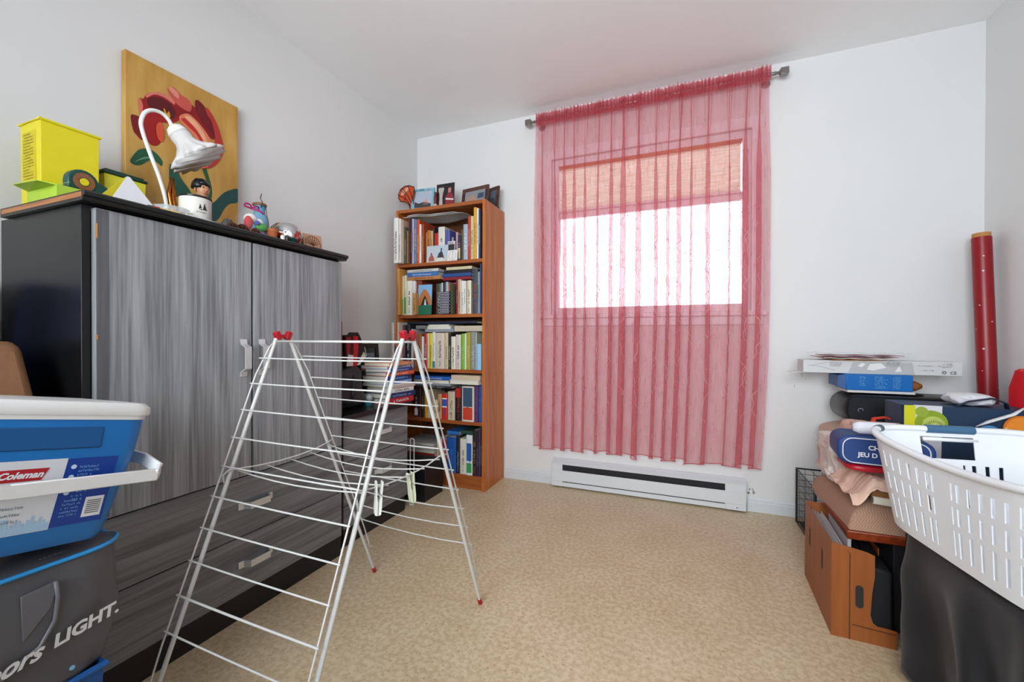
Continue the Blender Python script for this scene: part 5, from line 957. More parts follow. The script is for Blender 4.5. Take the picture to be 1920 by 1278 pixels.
# brown chair and blue cloth behind the coolers
bcx = thing('brown_armchair', 'brown woven chair back rising behind the cooler, beside the wardrobe', 'chair', (.265, -2.30, 0)); m_br = M('8a6242', .85, 0, .12, 60, .3)
g = G(); g.prism([(-.17, .40), (.215, .40), (.155, .80), (.088, .927), (.06, .935), (-.12, .935), (-.15, .91)], .09, .165, lambda a, b, d: (a, d, b)); g.build('backrest', m_br, bcx, bevel=.018, seg=3); G().box(-.17, -.25, .34, .19, .09, .43).build('seat', m_br, bcx, bevel=.02, seg=3)
for x in (-.15, .16):
    for y in (-.23, .13): G().tube([(x, y, .36), (x*1.03, y*1.03, 0)], [.018, .012], 10).build('leg', M('4a2c1a', .5), bcx, smooth=True, auto=50)
bj = thing('blue_garment', 'royal blue garment hanging on the left wall beside the wardrobe', 'garment', (.016, -2.176, .70)); g = G()
g.grid(lambda u, v: (.01+.018*math.sin(u*14)*(.4+.6*(1-v))+.05*math.sin(math.pi*u)*(1-v*.4), -.11+ .205*u*(1-.12*v)+(.02*math.sin(v*3)), .405*v), 40, 16); g.build('cloth', M('123c78', .8, 0, .12, 40), bj, smooth=True, solid=.004); G().tube([(0, -.02, .405), (.03, -.02, .42), (.045, -.02, .435)], .004, 8).build('hook', M('9a9a9a', .3, .8), bj, smooth=True)
# ================================================================ RIGHT SIDE: FILE BOX
fbw = wood('woodprint_card', '8a4a1c', '9e5a28', 2, 8., .5, (.2, .8), 0, .05, 8., .4)
fb_ = thing('file_box', 'wood-print cardboard file box with black oval handle on the floor', 'box', (2.273, -1.009, 0), -.045)
BW, BL, BH = .168, .375, .298
G().box(.003, .003, 0, BW-.003, BL-.003, .003).build('base', fbw, fb_)
G().box(0, 0, 0, .0028, BL, BH).build('side_panel', fbw, fb_); G().box(BW-.0028, .16, 0, BW, BL, BH*.8).build('side_panel', fbw, fb_); G().box(.003, BL-.0028, 0, BW-.003, BL, BH).build('back_panel', fbw, fb_)
fp = [(.003, 0), (.165, 0), (.165, .055), (.14, .058), (.118, .058), (.106, .066), (.100, .09), (.104, .16), (.110, .21), (.110, .275), (.09, .283), (.003, .297)]
G().prism(fp, 0, .0028, lambda a, b, d: (a, d, b)).build('front_panel', fbw, fb_)
G().prism([(.046, .0), (.049, .0), (.049, .27), (.040, .282), (.046, .27)], -.0012, -.0001, lambda a, b, d: (a, d, b)).build('fold_seam', M('5e3010', .6), fb_); G().prism([(.052, .042), (.056, .05), (.162, .046), (.162, .043), (.056, .047)], -.0012, -.0001, lambda a, b, d: (a, d, b)).build('fold_seam', M('5e3010', .6), fb_)
ov = [(.072+.010*math.cos(a), (.165 if math.sin(a) > 0 else .115)+.010*math.sin(a)) for a in [i*math.pi/10 for i in range(20)]]
o = G().prism(ov, -.0022, -.0002, lambda a, b, d: (a, d, b)).build('oval_grip', M('2c2a2a', .5), fb_); o['label'] = 'black oval plastic grip'
for (y0, z0, z1) in ((.105, .155, .225), (.285, .155, .225)): G().prism([(y0, z0), (y0+.014, z0+.006), (y0+.014, z1), (y0, z1-.006)], -.0008, -.0001, lambda a, b, d: (d, a, b)).build('hand_slot', M('2a1408', .7), fb_)
FR = random.Random(2)
for k in range(11):
    x = .008+.0042*k+FR.uniform(0, .001); hh = .272-.0008*k+FR.uniform(-.01, .006)
    o = G().hexa([(x, .03, .0035), (x+.0012, .03, .0035), (x+.0012, BL-.02, .0035), (x, BL-.02, .0035)], [(x+.01, .03, hh-.015), (x+.0112, .03, hh-.015), (x+.0112, BL-.02, hh), (x+.01, BL-.02, hh)]).build('paper_folder', M('d8d2d0', .8, 0, .03))
    o.location = (2.273, -1.009, 0); o.rotation_euler = (0, 0, -.045); tag(o, 'thin white paper folder, %s from the left in the wood-print file box' % ORD[k], 'folder', 'white folders in the file box')
o = G().box(.072, .12, .0035, .082, BL-.02, .285).build('envelope_bundle', M('c9c2c4', .8)); o.location = (2.273, -1.009, 0); o.rotation_euler = (0, 0, -.045); tag(o, 'pale grey bundle of envelopes behind the white folders in the file box', 'envelopes')
ip = thing('dark_box_filler', 'added black filler darkening the open side of the file box', 'pouch', (2.273, -1.009, 0), -.045); G().hexa([(.088, .012, .0036), (.160, .012, .0036), (.160, .34, .0036), (.088, .34, .0036)], [(.094, .016, .235), (.158, .016, .225), (.158, .335, .24), (.094, .335, .245)]).build('body', M('111114', .7, 0, .15), ip, bevel=.008); G().tube([(.10, .05, .238), (.12, .18, .25), (.14, .3, .238)], .004, 6).build('zip', M('1e1e22', .4), ip)  # made-up filler, put in to turn the box interior black
ub = thing('dark_filler_under_seat', 'added black block filling the dark gap under the loose chair seat', 'box', (2.64, -.76, 0)); g = G(); tub(g, .36, .33, .285, .006, .98); g.build('body', M('121215', .7, 0, .1), ub, bevel=.006); G().box(-.182, -.167, .2855, .182, .167, .2995).build('lid', M('151519', .6), ub, bevel=.004)  # made-up block: blackens the gap behind the cut-out and props the seat
# ================================================================ wire crate, upholstered seat
wcx = thing('wire_crate', 'black wire mesh crate on the floor behind the file box', 'crate', (2.66, -.25, 0)); g = G(); gf = G(); a, b, hh = .28, .165, .285
for z in (.006, hh-.004): gf.tube([(-a, -b, z), (a, -b, z), (a, b, z), (-a, b, z)], .004, 6, True)
for x, y in ((-a, -b), (a, -b), (a, b), (-a, b)): gf.tube([(x, y, .004), (x, y, hh)], .004, 6)
gf.build('frame', M('17181a', .4, .3), wcx)
for i in range(1, 15):
    t_ = i/15
    for s in (-1, 1): g.tube([(-a+2*a*t_, s*b, .006), (-a+2*a*t_, s*b, hh-.004)], .0012, 4); g.tube([(s*a, -b+2*b*t_, .006), (s*a, -b+2*b*t_, hh-.004)], .0012, 4)
for k in range(1, 9):
    z = hh*k/9; g.tube([(-a, -b, z), (a, -b, z), (a, b, z), (-a, b, z)], .0012, 4, True)
for k in range(1, 10): g.tube([(-a+2*a*k/10, -b, hh-.003), (-a+2*a*k/10, b, hh-.003)], .0014, 4)
o = g.build('wire_mesh', M('1c1d1f', .4, .3), wcx, tidy=False); o['kind'] = 'stuff'; g = G(); g.box(-a+.01, -b+.01, .008, a-.01, b-.01, .012); g.build('floor_plate', M('141416', .5), wcx)
se = thing('upholstered_seat', 'loose chair seat with reddish wooden frame and beige woven cushion on the file box', 'chair seat', (2.325, -.975, .3005))
red_w = wood('mahogany', '7a2e14', '94411f', 1, 8, .35)
g = G(); g.hexa([(0, 0, 0), (.52, .02, 0), (.52, .44, 0), (.02, .44, 0)], [(-.004, -.006, .030), (.524, .014, .030), (.524, .446, .030), (.016, .446, .030)]); g.build('frame', red_w, se, bevel=.004)
def cush(u, v):
    x = u; y = v; e = min(x, 1-x, y, 1-y); q = min(1., e/.16); z = .078*math.sqrt(max(0, 1-(1-q)**2)); z += .004*noise.noise(Vector((x*5, y*5, 0)))*q
    return (.006+.51*x, .004+.43*y, .031+z)
g = G(); g.grid(cush, 48, 40)
wv_ = bpy.data.materials.new('woven_beige'); wv_.use_nodes = True; nt = wv_.node_tree; b_ = nt.nodes['Principled BSDF']; b_.inputs['Roughness'].default_value = .9; tc = nt.nodes.new('ShaderNodeTexCoord'); ck = nt.nodes.new('ShaderNodeTexChecker'); ck.inputs['Scale'].default_value = 260; ck.inputs['Color1'].default_value = lin('b08c74'); ck.inputs['Color2'].default_value = lin('93705a'); nt.links.new(tc.outputs['Object'], ck.inputs['Vector']); nt.links.new(ck.outputs['Color'], b_.inputs['Base Color'])
g.build('cushion', wv_, se, smooth=True)
SZ = .3005+.110
# ================================================================ bags on the seat
def blanket(g, f, nu, nv): return g.grid(f, nu, nv)
beige = M('c9a893', .7, 0, .08, 12, .15)
tb = thing('beige_tote', 'big pale beige cloth bag stuffed full behind the blue pouch', 'bag', (2.70, -.255, .2862)); g = G(); pillow(g, .50, .36, .272, .42, 60, 30, .022, 8.); g.build('body', beige, tb, smooth=True)
wb = thing('white_plastic_bag', 'crumpled whitish plastic bag hanging over the left edge of the pile', 'bag', (2.388, -.62, .397)); g = G()
def crump(w, d, h, wob, seed, e=.6):
    g = G(); pillow(g, w, d, h, e, 90, 60, 0., seed); out = []
    for (x, y, z) in g.v:
        n_ = noise.noise(Vector((x*11+seed, y*11, z*11))); n2_ = abs(noise.noise(Vector((x*24, y*24+seed, z*24)))); f = 1+wob*n_-wob*.9*n2_-wob*.6*abs(noise.noise(Vector((x*48+seed, y*48, z*40))))
        out.append((x*f, y*f, max(0, z*(1+.2*wob*n_))))
    g.v = out; return g
crump(.09, .26, .175, .40, 3.).build('film', M('dccfc8', .3, 0, .05, 20, .1, .5, .93), wb, smooth=True); g = G(); g.tube([(-.03, -.06, .03), (-.05, -.085, .05), (-.03, -.11, .02)], .008, 6); g.build('knot_handle', M('d8c9c2', .35), wb, smooth=True)
bs = thing('beige_shoulder_bag', 'pale peach paper bag standing at the left of the pile below the stereo', 'bag', (2.495, -.54, SZ+.004)); crump(.12, .18, .205, .16, 12., .5).build('body', M('d8b09a', .7, 0, .06, 10, .1), bs, smooth=True); g = G(); g.tube([(.02, -.06, .20), (.03, -.045, .222), (.07, -.035, .228), (.10, -.04, .215), (.11, -.05, .195)], .009, 6, False, .4); g.build('red_strap', M('c8301c', .5), bs, smooth=True)
# books under cloth
for k, (lb, z0, z1, c) in enumerate([('white and brown book, lower of two on the beige seat cushion', .002, .026, 'cfc6ba'), ('brown book, upper of two on the beige seat cushion', .0264, .05, '8a5a2c')]):
    flat(lb, 'books on the seat cushion', 2.40, 2.56, SZ+z0, SZ+z1, -.955+.01*k, .2, c, k == 0, -.25+.08*k)
pc = thing('peach_cloth_wrap', 'crumpled pale peach cloth wrap lying over the two books on the cushion', 'cloth', (2.43, -.87, SZ+.066)); g = G()
g.grid(lambda u, v: (-.09+.2*u, -.10+.24*v+.01*noise.noise(Vector((u*3, v*3, 1))), .010+.018*noise.noise(Vector((u*4, v*4, 7)))+.012*abs(noise.noise(Vector((u*11, v*11, 2))))-(.055*sm(.32, .0, u)) - .02*sm(.12, 0., v)), 40, 40); g.build('cloth', M('dcb8a4', .75, 0, .06, 20), pc, smooth=True, solid=.003)
rp_ = thing('red_packet', 'flat crimson packet under the blue lettered pouch', 'packet', (2.43, -.86, SZ+.097)); g = G(); pillow(g, .19, .15, .028, .5, 28, 12, .006, 2.); g.build('wrapper', M('b01c2c', .3, 0, .15, 30), rp_, smooth=True)
bp2 = thing('blue_pouch', 'navy blue zip pouch with white piping and white lettering', 'pouch', (2.44, -.862, SZ+.125), -.12)
m_nv = M('163a74', .5, 0, .08, 30); g = G()
pr_ = rr(.245, .092, .034, 6); g.prism([(a, b+.046) for a, b in pr_], -.085, .06, lambda a, b, d: (a, d, b)); g.build('body', m_nv, bp2, bevel=.008, seg=3)
g = G(); g.tube([(a*.955, -.0865, (b*.94)+.046) for a, b in rr(.225, .085, .03, 5)], .0018, 6, True); g.build('white_piping', M('dcdce0'), bp2, smooth=True)
text('lettering', 'CH', .020, M('e8e8ea'), bp2, lambda a, b, d: (a-.042, -.0862-d, b+.052), 0, .0006, .0005); text('lettering', 'JEU D', .020, M('e8e8ea'), bp2, lambda a, b, d: (a-.068, -.0862-d, b+.028), 0, .0006, .0005)
pr2 = thing('paper_roll', 'crumpled roll of white paper lying on the blue pouch', 'paper', (2.40, -.90, SZ+.2195)); g = G(); g.lathe([(.0, -.06), (.012, -.06), (.02, -.045), (.021, .05), (.015, .06), (0, .06)], 26, (.02, .0, .021), X90, lambda i, a: .16*noise.noise(Vector((i*1.7, math.cos(a)*2, math.sin(a)*2)))); g.build('roll', M('dcdce4', .6, 0, .05), pr2, smooth=True)
os_ = thing('orange_strap_bag', 'flat bag edge with orange band lying beneath the stereo', 'bag', (2.50, -.70, SZ+.205)); g = G(); g.box(-.07, -.05, 0, .12, .06, .018); g.build('body', M('cdb4a4', .7), os_, bevel=.005); G().box(-.072, -.0525, .004, .03, -.0502, .0165).build('orange_band', M('d8481c', .5), os_)
# ================================================================ stereo, boxes and papers on the beige tote
BZ = .5685
bx_ = thing('portable_stereo', 'long black portable stereo with rounded ends on the bags', 'stereo', (2.765, -.222, BZ)); g = G(); st_ = rr(.52, .128, .060, 8)
secs = []
for (s_, y) in ((.93, -.105), (.985, -.098), (1., -.085), (1., .085), (.97, .10)): secs.append((s_, y))
n_ = len(st_); vs = []; fs = []
for (s_, y) in secs: vs += [(a*s_ if abs(s_-1) < .05 else a*(s_+.05), y, .064+b*s_) for a, b in st_]
for k in range(len(secs)-1):
    for i in range(n_): fs.append((k*n_+i, k*n_+(i+1) % n_, (k+1)*n_+(i+1) % n_, (k+1)*n_+i))
fs += [tuple(range(n_-1, -1, -1)), tuple((len(secs)-1)*n_+i for i in range(n_))]
g.add(vs, fs); g.build('casing', M('121316', .35, 0, .05), bx_, smooth=True, auto=35)
G().prism([(a*.36-.155, b*.86+.064) for a, b in rr(.50, .128, .06, 6)], -.1085, -.1045, lambda a, b, d: (a, d, b)).build('speaker_grille', M('0c0e14', .6, 0, .2, 200, .3), bx_, bevel=.003); G().prism([(a*.36+.165, b*.86+.064) for a, b in rr(.50, .128, .06, 6)], -.1085, -.1045, lambda a, b, d: (a, d, b)).build('speaker_grille', M('0c0e14', .6, 0, .2, 200, .3), bx_, bevel=.003)
g = G(); g.tube([(-.20+.009*math.cos(a), -.1092, .062+.009*math.sin(a)) for a in [i*.5 for i in range(9)]], .0012, 5); g.build('grille_emblem', M('b8bcc0', .3, .6), bx_)
g = G(); glyphs(g, .14, .005, lambda a, b, z: (a-.055, -.1056-z, b+.10), BR); glyphs(g, .12, .008, lambda a, b, z: (a-.045, -.1056-z, b+.086), BR, .6); g.build('dial_print', M('a8acb0'), bx_, tidy=False); G().prism([(.0, .06), (.03, .058), (.034, .078), (.004, .076)], -.1065, -.1046, lambda a, b, d: (a, d, b)).build('blue_window', M('1a4a9c', .2), bx_)
G().box(-.05, -.03, .1275, .05, .03, .136).build('carry_handle', M('1a1b1e', .4), bx_, bevel=.004)
tz = BZ+.1365
bl = thing('booklet', 'thin white booklet lying on the stereo under the blue box', 'booklet', (2.66, -.20, tz)); G().box(-.13, -.09, 0, .11, .08, .009).build('pages', M('d4d4d2', .7), bl); G().box(-.1305, -.0905, .009, .1105, .0805, .0102).build('cover', M('c2c6cc', .4), bl)
bb2 = thing('blue_carton', 'bright blue carton with pale print under the long white box', 'box', (2.652, -.195, tz+.0106)); bm2 = M('1668b4', .35, 0, .06, 12)
g = G(); g.hexa([(-.125, -.085, 0), (.115, -.085, 0), (.115, .07, 0), (-.125, .07, 0)], [(-.125, -.085, .072), (.115, -.085, .072), (.115, .07, .072), (-.125, .07, .072)]); g.build('body', bm2, bb2, bevel=.004); G().hexa([(-.1255, -.0845, .004), (-.1255, .069, .004), (-.152, .06, .012), (-.152, -.075, .012)], [(-.1255, -.0845, .070), (-.1255, .069, .070), (-.152, .06, .064), (-.152, -.075, .064)]).build('end_flap', M('0f4a8c', .4), bb2)
g = G()
for k in range(9):
    glyphs(g, .024, .0042, lambda a, b, z: (a-.075, -.0854-z, b+.058-.0062*k), BR) if k < 7 else None; glyphs(g, .03+.008*(k % 3), .0042, lambda a, b, z: (a-.02, -.0854-z, b+.06-.0062*k), BR); glyphs(g, .028, .0042, lambda a, b, z: (a+.045, -.0854-z, b+.06-.0062*k), BR)
o = g.build('carton_print', M('7fc0ea'), bb2, tidy=False); o['kind'] = 'stuff'
kf = thing('kraft_tube_end', 'brown kraft paper cone lying right of the blue carton', 'paper', (2.775, -.20, tz+.030)); G().lathe([(.026, 0), (.022, .03), (.010, .052), (.0, .053)], 16, (0, 0, 0), X90).build('cone', M('9a5e28', .7, 0, .1), kf, smooth=True)
lz = tz+.0106+.0725
lw = thing('long_white_box', 'long white printed carton with CE mark lying across the blue carton', 'box', (2.652, -.20, lz)); 
g = G(); g.box(-.285, -.055, 0, .288, .05, .060); g.build('body', M('d3d4d4', .5, 0, .02), lw, bevel=.0015); g = G(); g.hexa([(-.2855, -.0545, 0), (-.2855, .049, 0), (-.33, .049, -.003), (-.33, -.0545, -.003)], [(-.2855, -.0545, .0015), (-.2855, .049, .0015), (-.33, .049, -.0015), (-.33, -.0545, -.0015)]); g.build('open_flap', M('dededc', .5), lw)
G().prism([(-.11, .004), (.13, .002), (.12, .055), (-.09, .056)], -.0556, -.0552, lambda a, b, d: (a, d, b)).build('pale_lamp_picture', M('b9bcbc', .4), lw)
for pl_ in ([(-.04, .02), (-.02, .016), (.03, .03), (.01, .05), (-.03, .046)], [(-.075, .035), (-.06, .05), (-.045, .046), (-.06, .03)], [(.06, .012), (.075, .04), (.085, .014)]): G().prism(pl_, -.0560, -.0557, lambda a, b, d: (a, d, b)).build('white_lamp_print', M('e8e8e6', .4), lw)
g = G()
for (a0, b0, n_, w_) in ((-.18, .046, 3, .045), (.03, .052, 3, .05), (.14, .040, 1, .08), (.22, .050, 3, .035), (.15, .02, 1, .045)):
    for k in range(n_): glyphs(g, w_, .0045, lambda a, b, z: (a+a0, -.0561-z, b+b0-.007*k), BR)
o = g.build('box_print', M('8a7a78'), lw, tidy=False); o['kind'] = 'stuff'; text('ce_mark', 'CE', .017, M('3a3a3a'), lw, lambda a, b, d: (a+.248, -.0561-d, b+.008), 0, .0003, .0003)
g = G(); g.tube([(.228+.0055*math.cos(a), -.0562, .0145+.0055*math.sin(a)) for a in [i*math.pi/8 for i in range(16)]], .0014, 5, True); g.build('ring_mark', M('333333'), lw)
g = G(); g.tube([(-.27, -.0556, .035), (-.22, -.0556, .03), (-.16, -.0556, .012)], .0006, 4); g.tube([(-.25, -.0556, .036), (-.19, -.0556, .05)], .0006, 4); g.build('line_drawing', M('7a7a7a'), lw)
pz = lz+.0604
for k, (lb, c, x0, x1, th, rzz) in enumerate([('brown envelope, lowest of the papers on the long white box', 'b0703a', 2.47, 2.66, .004, .05), ('cream leaflet on the brown envelope on the long white box', 'd6cfc2', 2.45, 2.70, .004, -.04), ('pink printed leaflet among the papers on the long white box', 'b07a7c', 2.42, 2.72, .005, .03), ('mauve leaflet near the top of the papers on the white box', '9a6a78', 2.44, 2.74, .005, -.02)]):
    t = thing('leaflet', lb, 'paper', ((x0+x1)/2, -.20, pz), rzz, 'papers on the long white box'); G().grid(lambda u, v: ((x1-x0)*(u-.5), -.07+.12*v, .0015+.0022*math.sin(u*9+k)**2), 20, 3).build('sheet', M(c, .5, 0, .35, 50), t, solid=.0025); pz += th*1.6
pw_ = thing('plastic_sleeve', 'clear plastic sleeve around the leaflets, topmost on the white box', 'plastic sleeve', (2.585, -.20, pz)); G().grid(lambda u, v: (-.21+.42*u, -.08+.14*v, .004+.005*abs(noise.noise(Vector((u*9, v*3, 3))))), 40, 8).build('film', M('e2e0e2', .12, 0, 0, 1, 0, .6, .45), pw_, smooth=True)
# ================================================================ grocery tote, soft bag, gift bag
gt = thing('fruit_print_tote', 'grocery tote printed with kiwi and orange slices behind the laundry basket', 'bag', (2.752, -.60, SZ+.001)); TW, TD, TH = .35, .17, .295
g = G(); loft(g, [(rr(TW*.95, TD*.9, .02), 0), (rr(TW, TD, .02), .1), (rr(TW*1.0, TD*.95, .02), TH)]); g.build('body', M('16304c', .5, 0, .15, 12), gt, smooth=True, auto=40)
ff = lambda a, b, d: (a, -TD/2-.0006-d, b)
def disc(nm, a, b, r, col, d, sq=1.): return G().prism([(a+r*math.cos(t), b+r*sq*math.sin(t)) for t in [i*math.pi/12 for i in range(24)]], d, d+.0004, ff).build(nm, M(col, .4, 0, .15, 60), gt)
G().prism([(-.174, .12), (-.138, .12), (-.142, .296), (-.174, .296)], .0, .0006, ff).build('yellow_trim', M('c8c61c', .5), gt); G().prism([(-.145, .10), (-.07, .10), (-.068, .298), (-.148, .298)], .0, .0005, ff).build('pale_panel', M('d0d0d4', .5), gt)
disc('kiwi_slice', -.098, .235, .046, '8aa02a', .0008); disc('kiwi_slice_core', -.092, .228, .032, 'b4c060', .0014); disc('kiwi_centre', -.088, .222, .013, 'e2e4c0', .0022, .8); g = G()
for k in range(22):
    t_ = k*2*math.pi/22; c_, s_ = math.cos(t_), math.sin(t_); g.prism([(-.089+.019*c_-.0012*s_, .223+.017*s_+.0012*c_), (-.089+.027*c_, .223+.025*s_), (-.089+.019*c_+.0012*s_, .223+.017*s_-.0012*c_)], .0024, .0027, ff)
g.build('kiwi_seeds', M('3a3414'), gt, tidy=False); disc('kiwi_slice', -.125, .275, .018, '94a63a', .0012)
disc('orange_slice', .135, .232, .046, 'd8701a', .0008); disc('orange_flesh', .135, .234, .038, 'e68a28', .0014); G().prism([(.092, .236), (.10, .212), (.118, .198), (.14, .192), (.165, .198), (.165, .204), (.14, .199), (.12, .205), (.107, .217), (.10, .237)], .002, .0026, ff).build('orange_peel', M('ecc060'), gt); disc('ice_splash', .055, .225, .024, '4a86b8', .0008, .6)
g = G(); g.tube([(-.03, -.06, TH-.005), (.01, -.07, TH+.022), (.07, -.07, TH+.036), (.11, -.06, TH+.02), (.12, -.05, TH-.005)], .009, 6, False, .35); g.build('handle', M('16263c', .6), gt, smooth=True)
wl = thing('white_parcel', 'white plastic parcel sticking out of the fruit tote', 'parcel', (2.80, -.60, SZ+TH+.002)); crump(.13, .12, .045, .22, 6., .7).build('film', M('d8d8dc', .45, 0, .05), wl, smooth=True)
wp = thing('white_strap', 'white webbing strap lying over the front of the fruit tote', 'strap', (2.80, -.692, SZ+.235)); g = G(); g.tube([(-.03, 0, .0), (.0, -.006, .02), (.06, -.006, .048), (.095, .0, .075)], [.004, .012, .012, .004], 8, False, .4); g.build('webbing', M('dcdcda', .6), wp, smooth=True)
rg_ = thing('red_gift_bag', 'red gift bag with gold ribbon print beside the right wall', 'gift bag', (3.02, -.52, .47), .45); g = G(); loft(g, [(rr(.17, .05, .006, 2), 0), (rr(.17, .05, .006, 2), .3), (rr(.145, .03, .004, 2), .365)]); g.build('body', M('b4121c', .35, 0, .1, 20), rg_, smooth=True, auto=30); g = G(); g.tube([(-.073, 0, .362), (.073, 0, .362)], .009, 8); g.build('rolled_top', M('c0141e', .4), rg_, smooth=True)
g = G()
for k in range(6): g.tube([(-.08+.006*k, -.0265, .16), (-.075+.01*k, -.0265, .24), (-.05+.004*k, -.0265, .29)], .0014, 5)
g.build('gold_print', M('c8802a', .3, .5), rg_, smooth=True)
ex = thing('cardboard_carton', 'plain brown cardboard carton by the right wall under the gift bag', 'carton', (3.0, -.55, 0)); G().box(-.055, -.2, 0, .115, .11, .4685).build('body', M('8f6a44', .8, 0, .06), ex, bevel=.003); G().box(-.056, -.05, .4685, .116, -.04, .4692).build('tape', M('b89a6a', .3), ex)
# ================================================================ red paper roll in the corner
wr = thing('wrapping_paper_roll', 'tall red wrapping paper roll with white dots leaning in the corner', 'wrapping paper', (3.092, -.165, .0008), 0, None, (-.05, -.012, 0)); G().lathe([(.0, 0), (.0325, 0), (.0325, 1.405), (.0, 1.405)], 28).build('roll', M('8e1018', .35, 0, .08), wr, smooth=True, auto=40); G().lathe([(.0, 1.405), (.0300, 1.405), (.0300, 1.424), (.024, 1.424), (.024, 1.41), (0, 1.41)], 24).build('card_core', M('b98246', .7), wr, smooth=True, auto=40)
DR = random.Random(3); g = G(); gk = G()
for k in range(60):
    th = DR.uniform(0, 6.28); z = .05+1.33*(k+.5)/60+DR.uniform(-.01, .01); r_ = DR.choice((.0022, .003, .0042)); q = g if k % 4 else gk
    q.add([(.0329*math.cos(th+r_/.0329*math.cos(a)), .0329*math.sin(th+r_/.0329*math.cos(a)), z+r_*.85*math.sin(a)) for a in [i*math.pi/4 for i in range(8)]], [tuple(range(8))])
o = g.build('white_dots', M('ecdcd8'), wr, tidy=False); o['kind'] = 'stuff'; o = gk.build('dark_dots', M('4a060a'), wr, tidy=False); o['kind'] = 'stuff'
# ================================================================ black bin with garment, laundry basket
kb2 = thing('black_tote_bin', 'black plastic bin on the floor under the dark garment', 'bin', (2.682, -1.312, 0)); g = G(); tub(g, .47, .56, .395, .005, .97); g.build('body', M('101114', .4), kb2, bevel=.01, seg=3); G().box(-.2365, -.2815, .3955, .2365, .2815, .41).build('lid', M('141518', .4), kb2, bevel=.004)
G().prism([(-.24, .075), (-.20, .055), (-.20, .068), (-.24, .088)], 0, .001, lambda a, b, d: (-.2345-d, -a*1.0+.03, b)).build('white_sticker', M('d8d8d8', .4), kb2)
gmn = thing('dark_garment', 'black cloth garment draped over the bin beneath the laundry basket', 'garment', (2.682, -1.312, 0))
def _dp(t): sp = lambda q: math.copysign(abs(q)**.30, q); return Vector((.243*sp(math.cos(t)), .293*sp(math.sin(t)), 0))
_ts = [2*math.pi*i/20000 for i in range(20001)]; _ps = [_dp(t) for t in _ts]; _ac = [0.]
for a_, b_ in zip(_ps, _ps[1:]): _ac.append(_ac[-1]+(b_-a_).length)
DTH = []; _j = 0
for k in range(201):
    while _j < 19999 and _ac[_j+1] < _ac[-1]*k/200: _j += 1
    DTH.append(_ts[_j])
def drape(u, v):
    """u around left side and front (perimeter), v from the top centre outwards and down"""
    th = DTH[min(200, int(round(u*200)))]; e = .30
    def sp(q): return math.copysign(abs(q)**e, q)
    px_, py_ = .243*sp(math.cos(th)), .293*sp(math.sin(th))
    if v < .4: k = v/.4; return (px_*k*.99, py_*k*.99, .4135+.003*noise.noise(Vector((px_*k*20, py_*k*20, 1))))
    k = (v-.4)/.6; ps_ = py_-px_; drop = .37+.025*math.sin(ps_*9)
    fold = (.5+.5*math.sin(ps_*34+2.2*noise.noise(Vector((ps_*3, k*1.4, 0)))+k*2.6))**2; out = .004+.026*sm(0, .5, k)*fold+.022*k*fold+.016*sm(0, .3, k)*noise.noise(Vector((ps_*7, k*3., 2.)))+.006*k
    r_ = math.hypot(px_, py_); z = .4135-.008*k-drop*k**1.1
    return (px_*(1+out/r_), py_*(1+out/r_), max(.004, z))
g = G(); g.grid(drape, 200, 46); g.build('cloth', M('111216', .7, 0, .12, 30, .05, .45, 1., 0., 1.45, 0., .15), gmn, smooth=True, solid=.003)
BKZ = .4205
bk = thing('laundry_basket', 'white slotted plastic laundry basket with blue-grey grips in the right foreground', 'laundry basket', (2.605, -1.305, BKZ), .14)
m_bk = M('e6e8eb', .38, 0, .01); HB = .262
NX = 160
def ring(v, inset=0.):
    """outline of the basket at height fraction v"""
    w_ = .39+.075*v-2*inset; l_ = .53+.095*v-2*inset; return w_, l_
def bpt(u, v, inset=0.):
    w_, l_ = ring(v, inset); th = 2*math.pi*u; e = .34
    def sp(q): return math.copysign(abs(q)**e, q)
    x = w_/2*sp(math.cos(th)); y = l_/2*sp(math.sin(th))
    side = abs(math.sin(th)) < .80
    dip = .030*v*max(0., math.cos(math.pi*y/l_))**1.0*(1 if abs(x) > .3*w_ else 0)
    pinch = .030*v*max(0., math.cos(math.pi*y/l_))*(1 if x < -.3*w_ else 0)
    return Vector((x+pinch*.6, y, .004+(HB-.004)*v-dip))
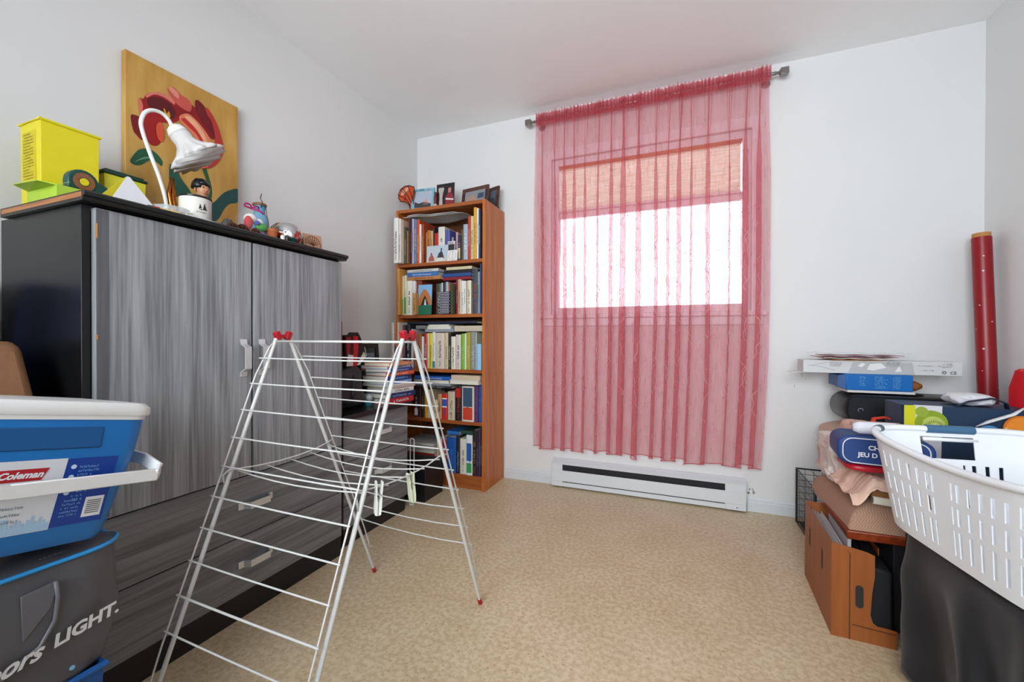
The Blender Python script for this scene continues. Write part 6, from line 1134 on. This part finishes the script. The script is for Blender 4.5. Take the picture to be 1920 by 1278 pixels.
# wall as solid strips around slots: columns follow the outline by arc length
def outline_param(n):
    pts = [bpt(i/2000, .5) for i in range(2001)]; s_ = [0.]
    for a, b in zip(pts, pts[1:]): s_.append(s_[-1]+(b-a).length)
    res = []; j = 0
    for k in range(n):
        t_ = s_[-1]*k/n
        while s_[j+1] < t_: j += 1
        res.append((j+(t_-s_[j])/max(1e-9, s_[j+1]-s_[j]))/2000)
    return res
NC = 180; us = outline_param(NC); rows = [0., .04, .10, .36, .42, .60, .66, .84, .90, 1.]; hole_rows = {2, 4, 6}
def is_hole(c, r):
    p = bpt(us[c], .5); lx = abs(p.x) > .80*.5*.43; end = p.y > .80*.5*.58
    k = c % 3
    if r in hole_rows and k == 1 and (lx and abs(p.y) < .21 or (abs(p.y) > .24 and abs(p.x) < .13 and r != 6)): return True
    if r == 7 and abs(p.y) > .24 and abs(p.x) < .062: return True   # hand hole at both ends
    if r == 6 and abs(p.y) > .24 and abs(p.x) < .062: return True
    return False
vs = []; fs = []
for r_ in rows:
    for c in range(NC): vs.append(bpt(us[c], r_))
for r_ in range(len(rows)-1):
    for c in range(NC):
        if is_hole(c, r_): continue
        d = (c+1) % NC; fs.append((r_*NC+c, r_*NC+d, (r_+1)*NC+d, (r_+1)*NC+c))
g = G(); g.add(vs, fs); g.add([bpt(us[c], 0.) for c in range(NC)], [tuple(range(NC))]); o = g.build('slotted_wall', m_bk, bk, smooth=True, solid=.0028); es = o.modifiers.new('split', 'EDGE_SPLIT'); es.split_angle = math.radians(30)
g = G(); g.tube([bpt(us[c], 1.)+Vector((0, 0, -.004)) for c in range(0, NC, 2)], .0105, 10, True, .85); g.build('rim', m_bk, bk, smooth=True)
for s_ in (-1, 1):
    g = G(); w1, l1 = ring(1.); g.tube([(x, s_*(l1/2-.0005), HB-.004+.0) for x in (-.058, -.03, 0, .03, .058)], .0128, 10, False, .95); o = g.build('grip', M('3f6788', .5), bk, smooth=True, auto=60); o['label'] = 'blue-grey soft grip'
    g = G(); g.tube([(x, s_*(l1/2-.003), HB-.034) for x in (-.066, 0, .066)], .006, 8); g.build('grip_bar', m_bk, bk, smooth=True)
for (sx, sy) in ((-1, 1), (1, 1)):
    cs = [bpt(u_/1000, 1.)+Vector((0, 0, -.004)) for u_ in (range(325, 352, 3) if sx < 0 else range(148, 175, 3))]; g = G(); g.tube(cs, .0116, 10, False, .9); g.build('corner_insert', M('5c6672', .5), bk, smooth=True)
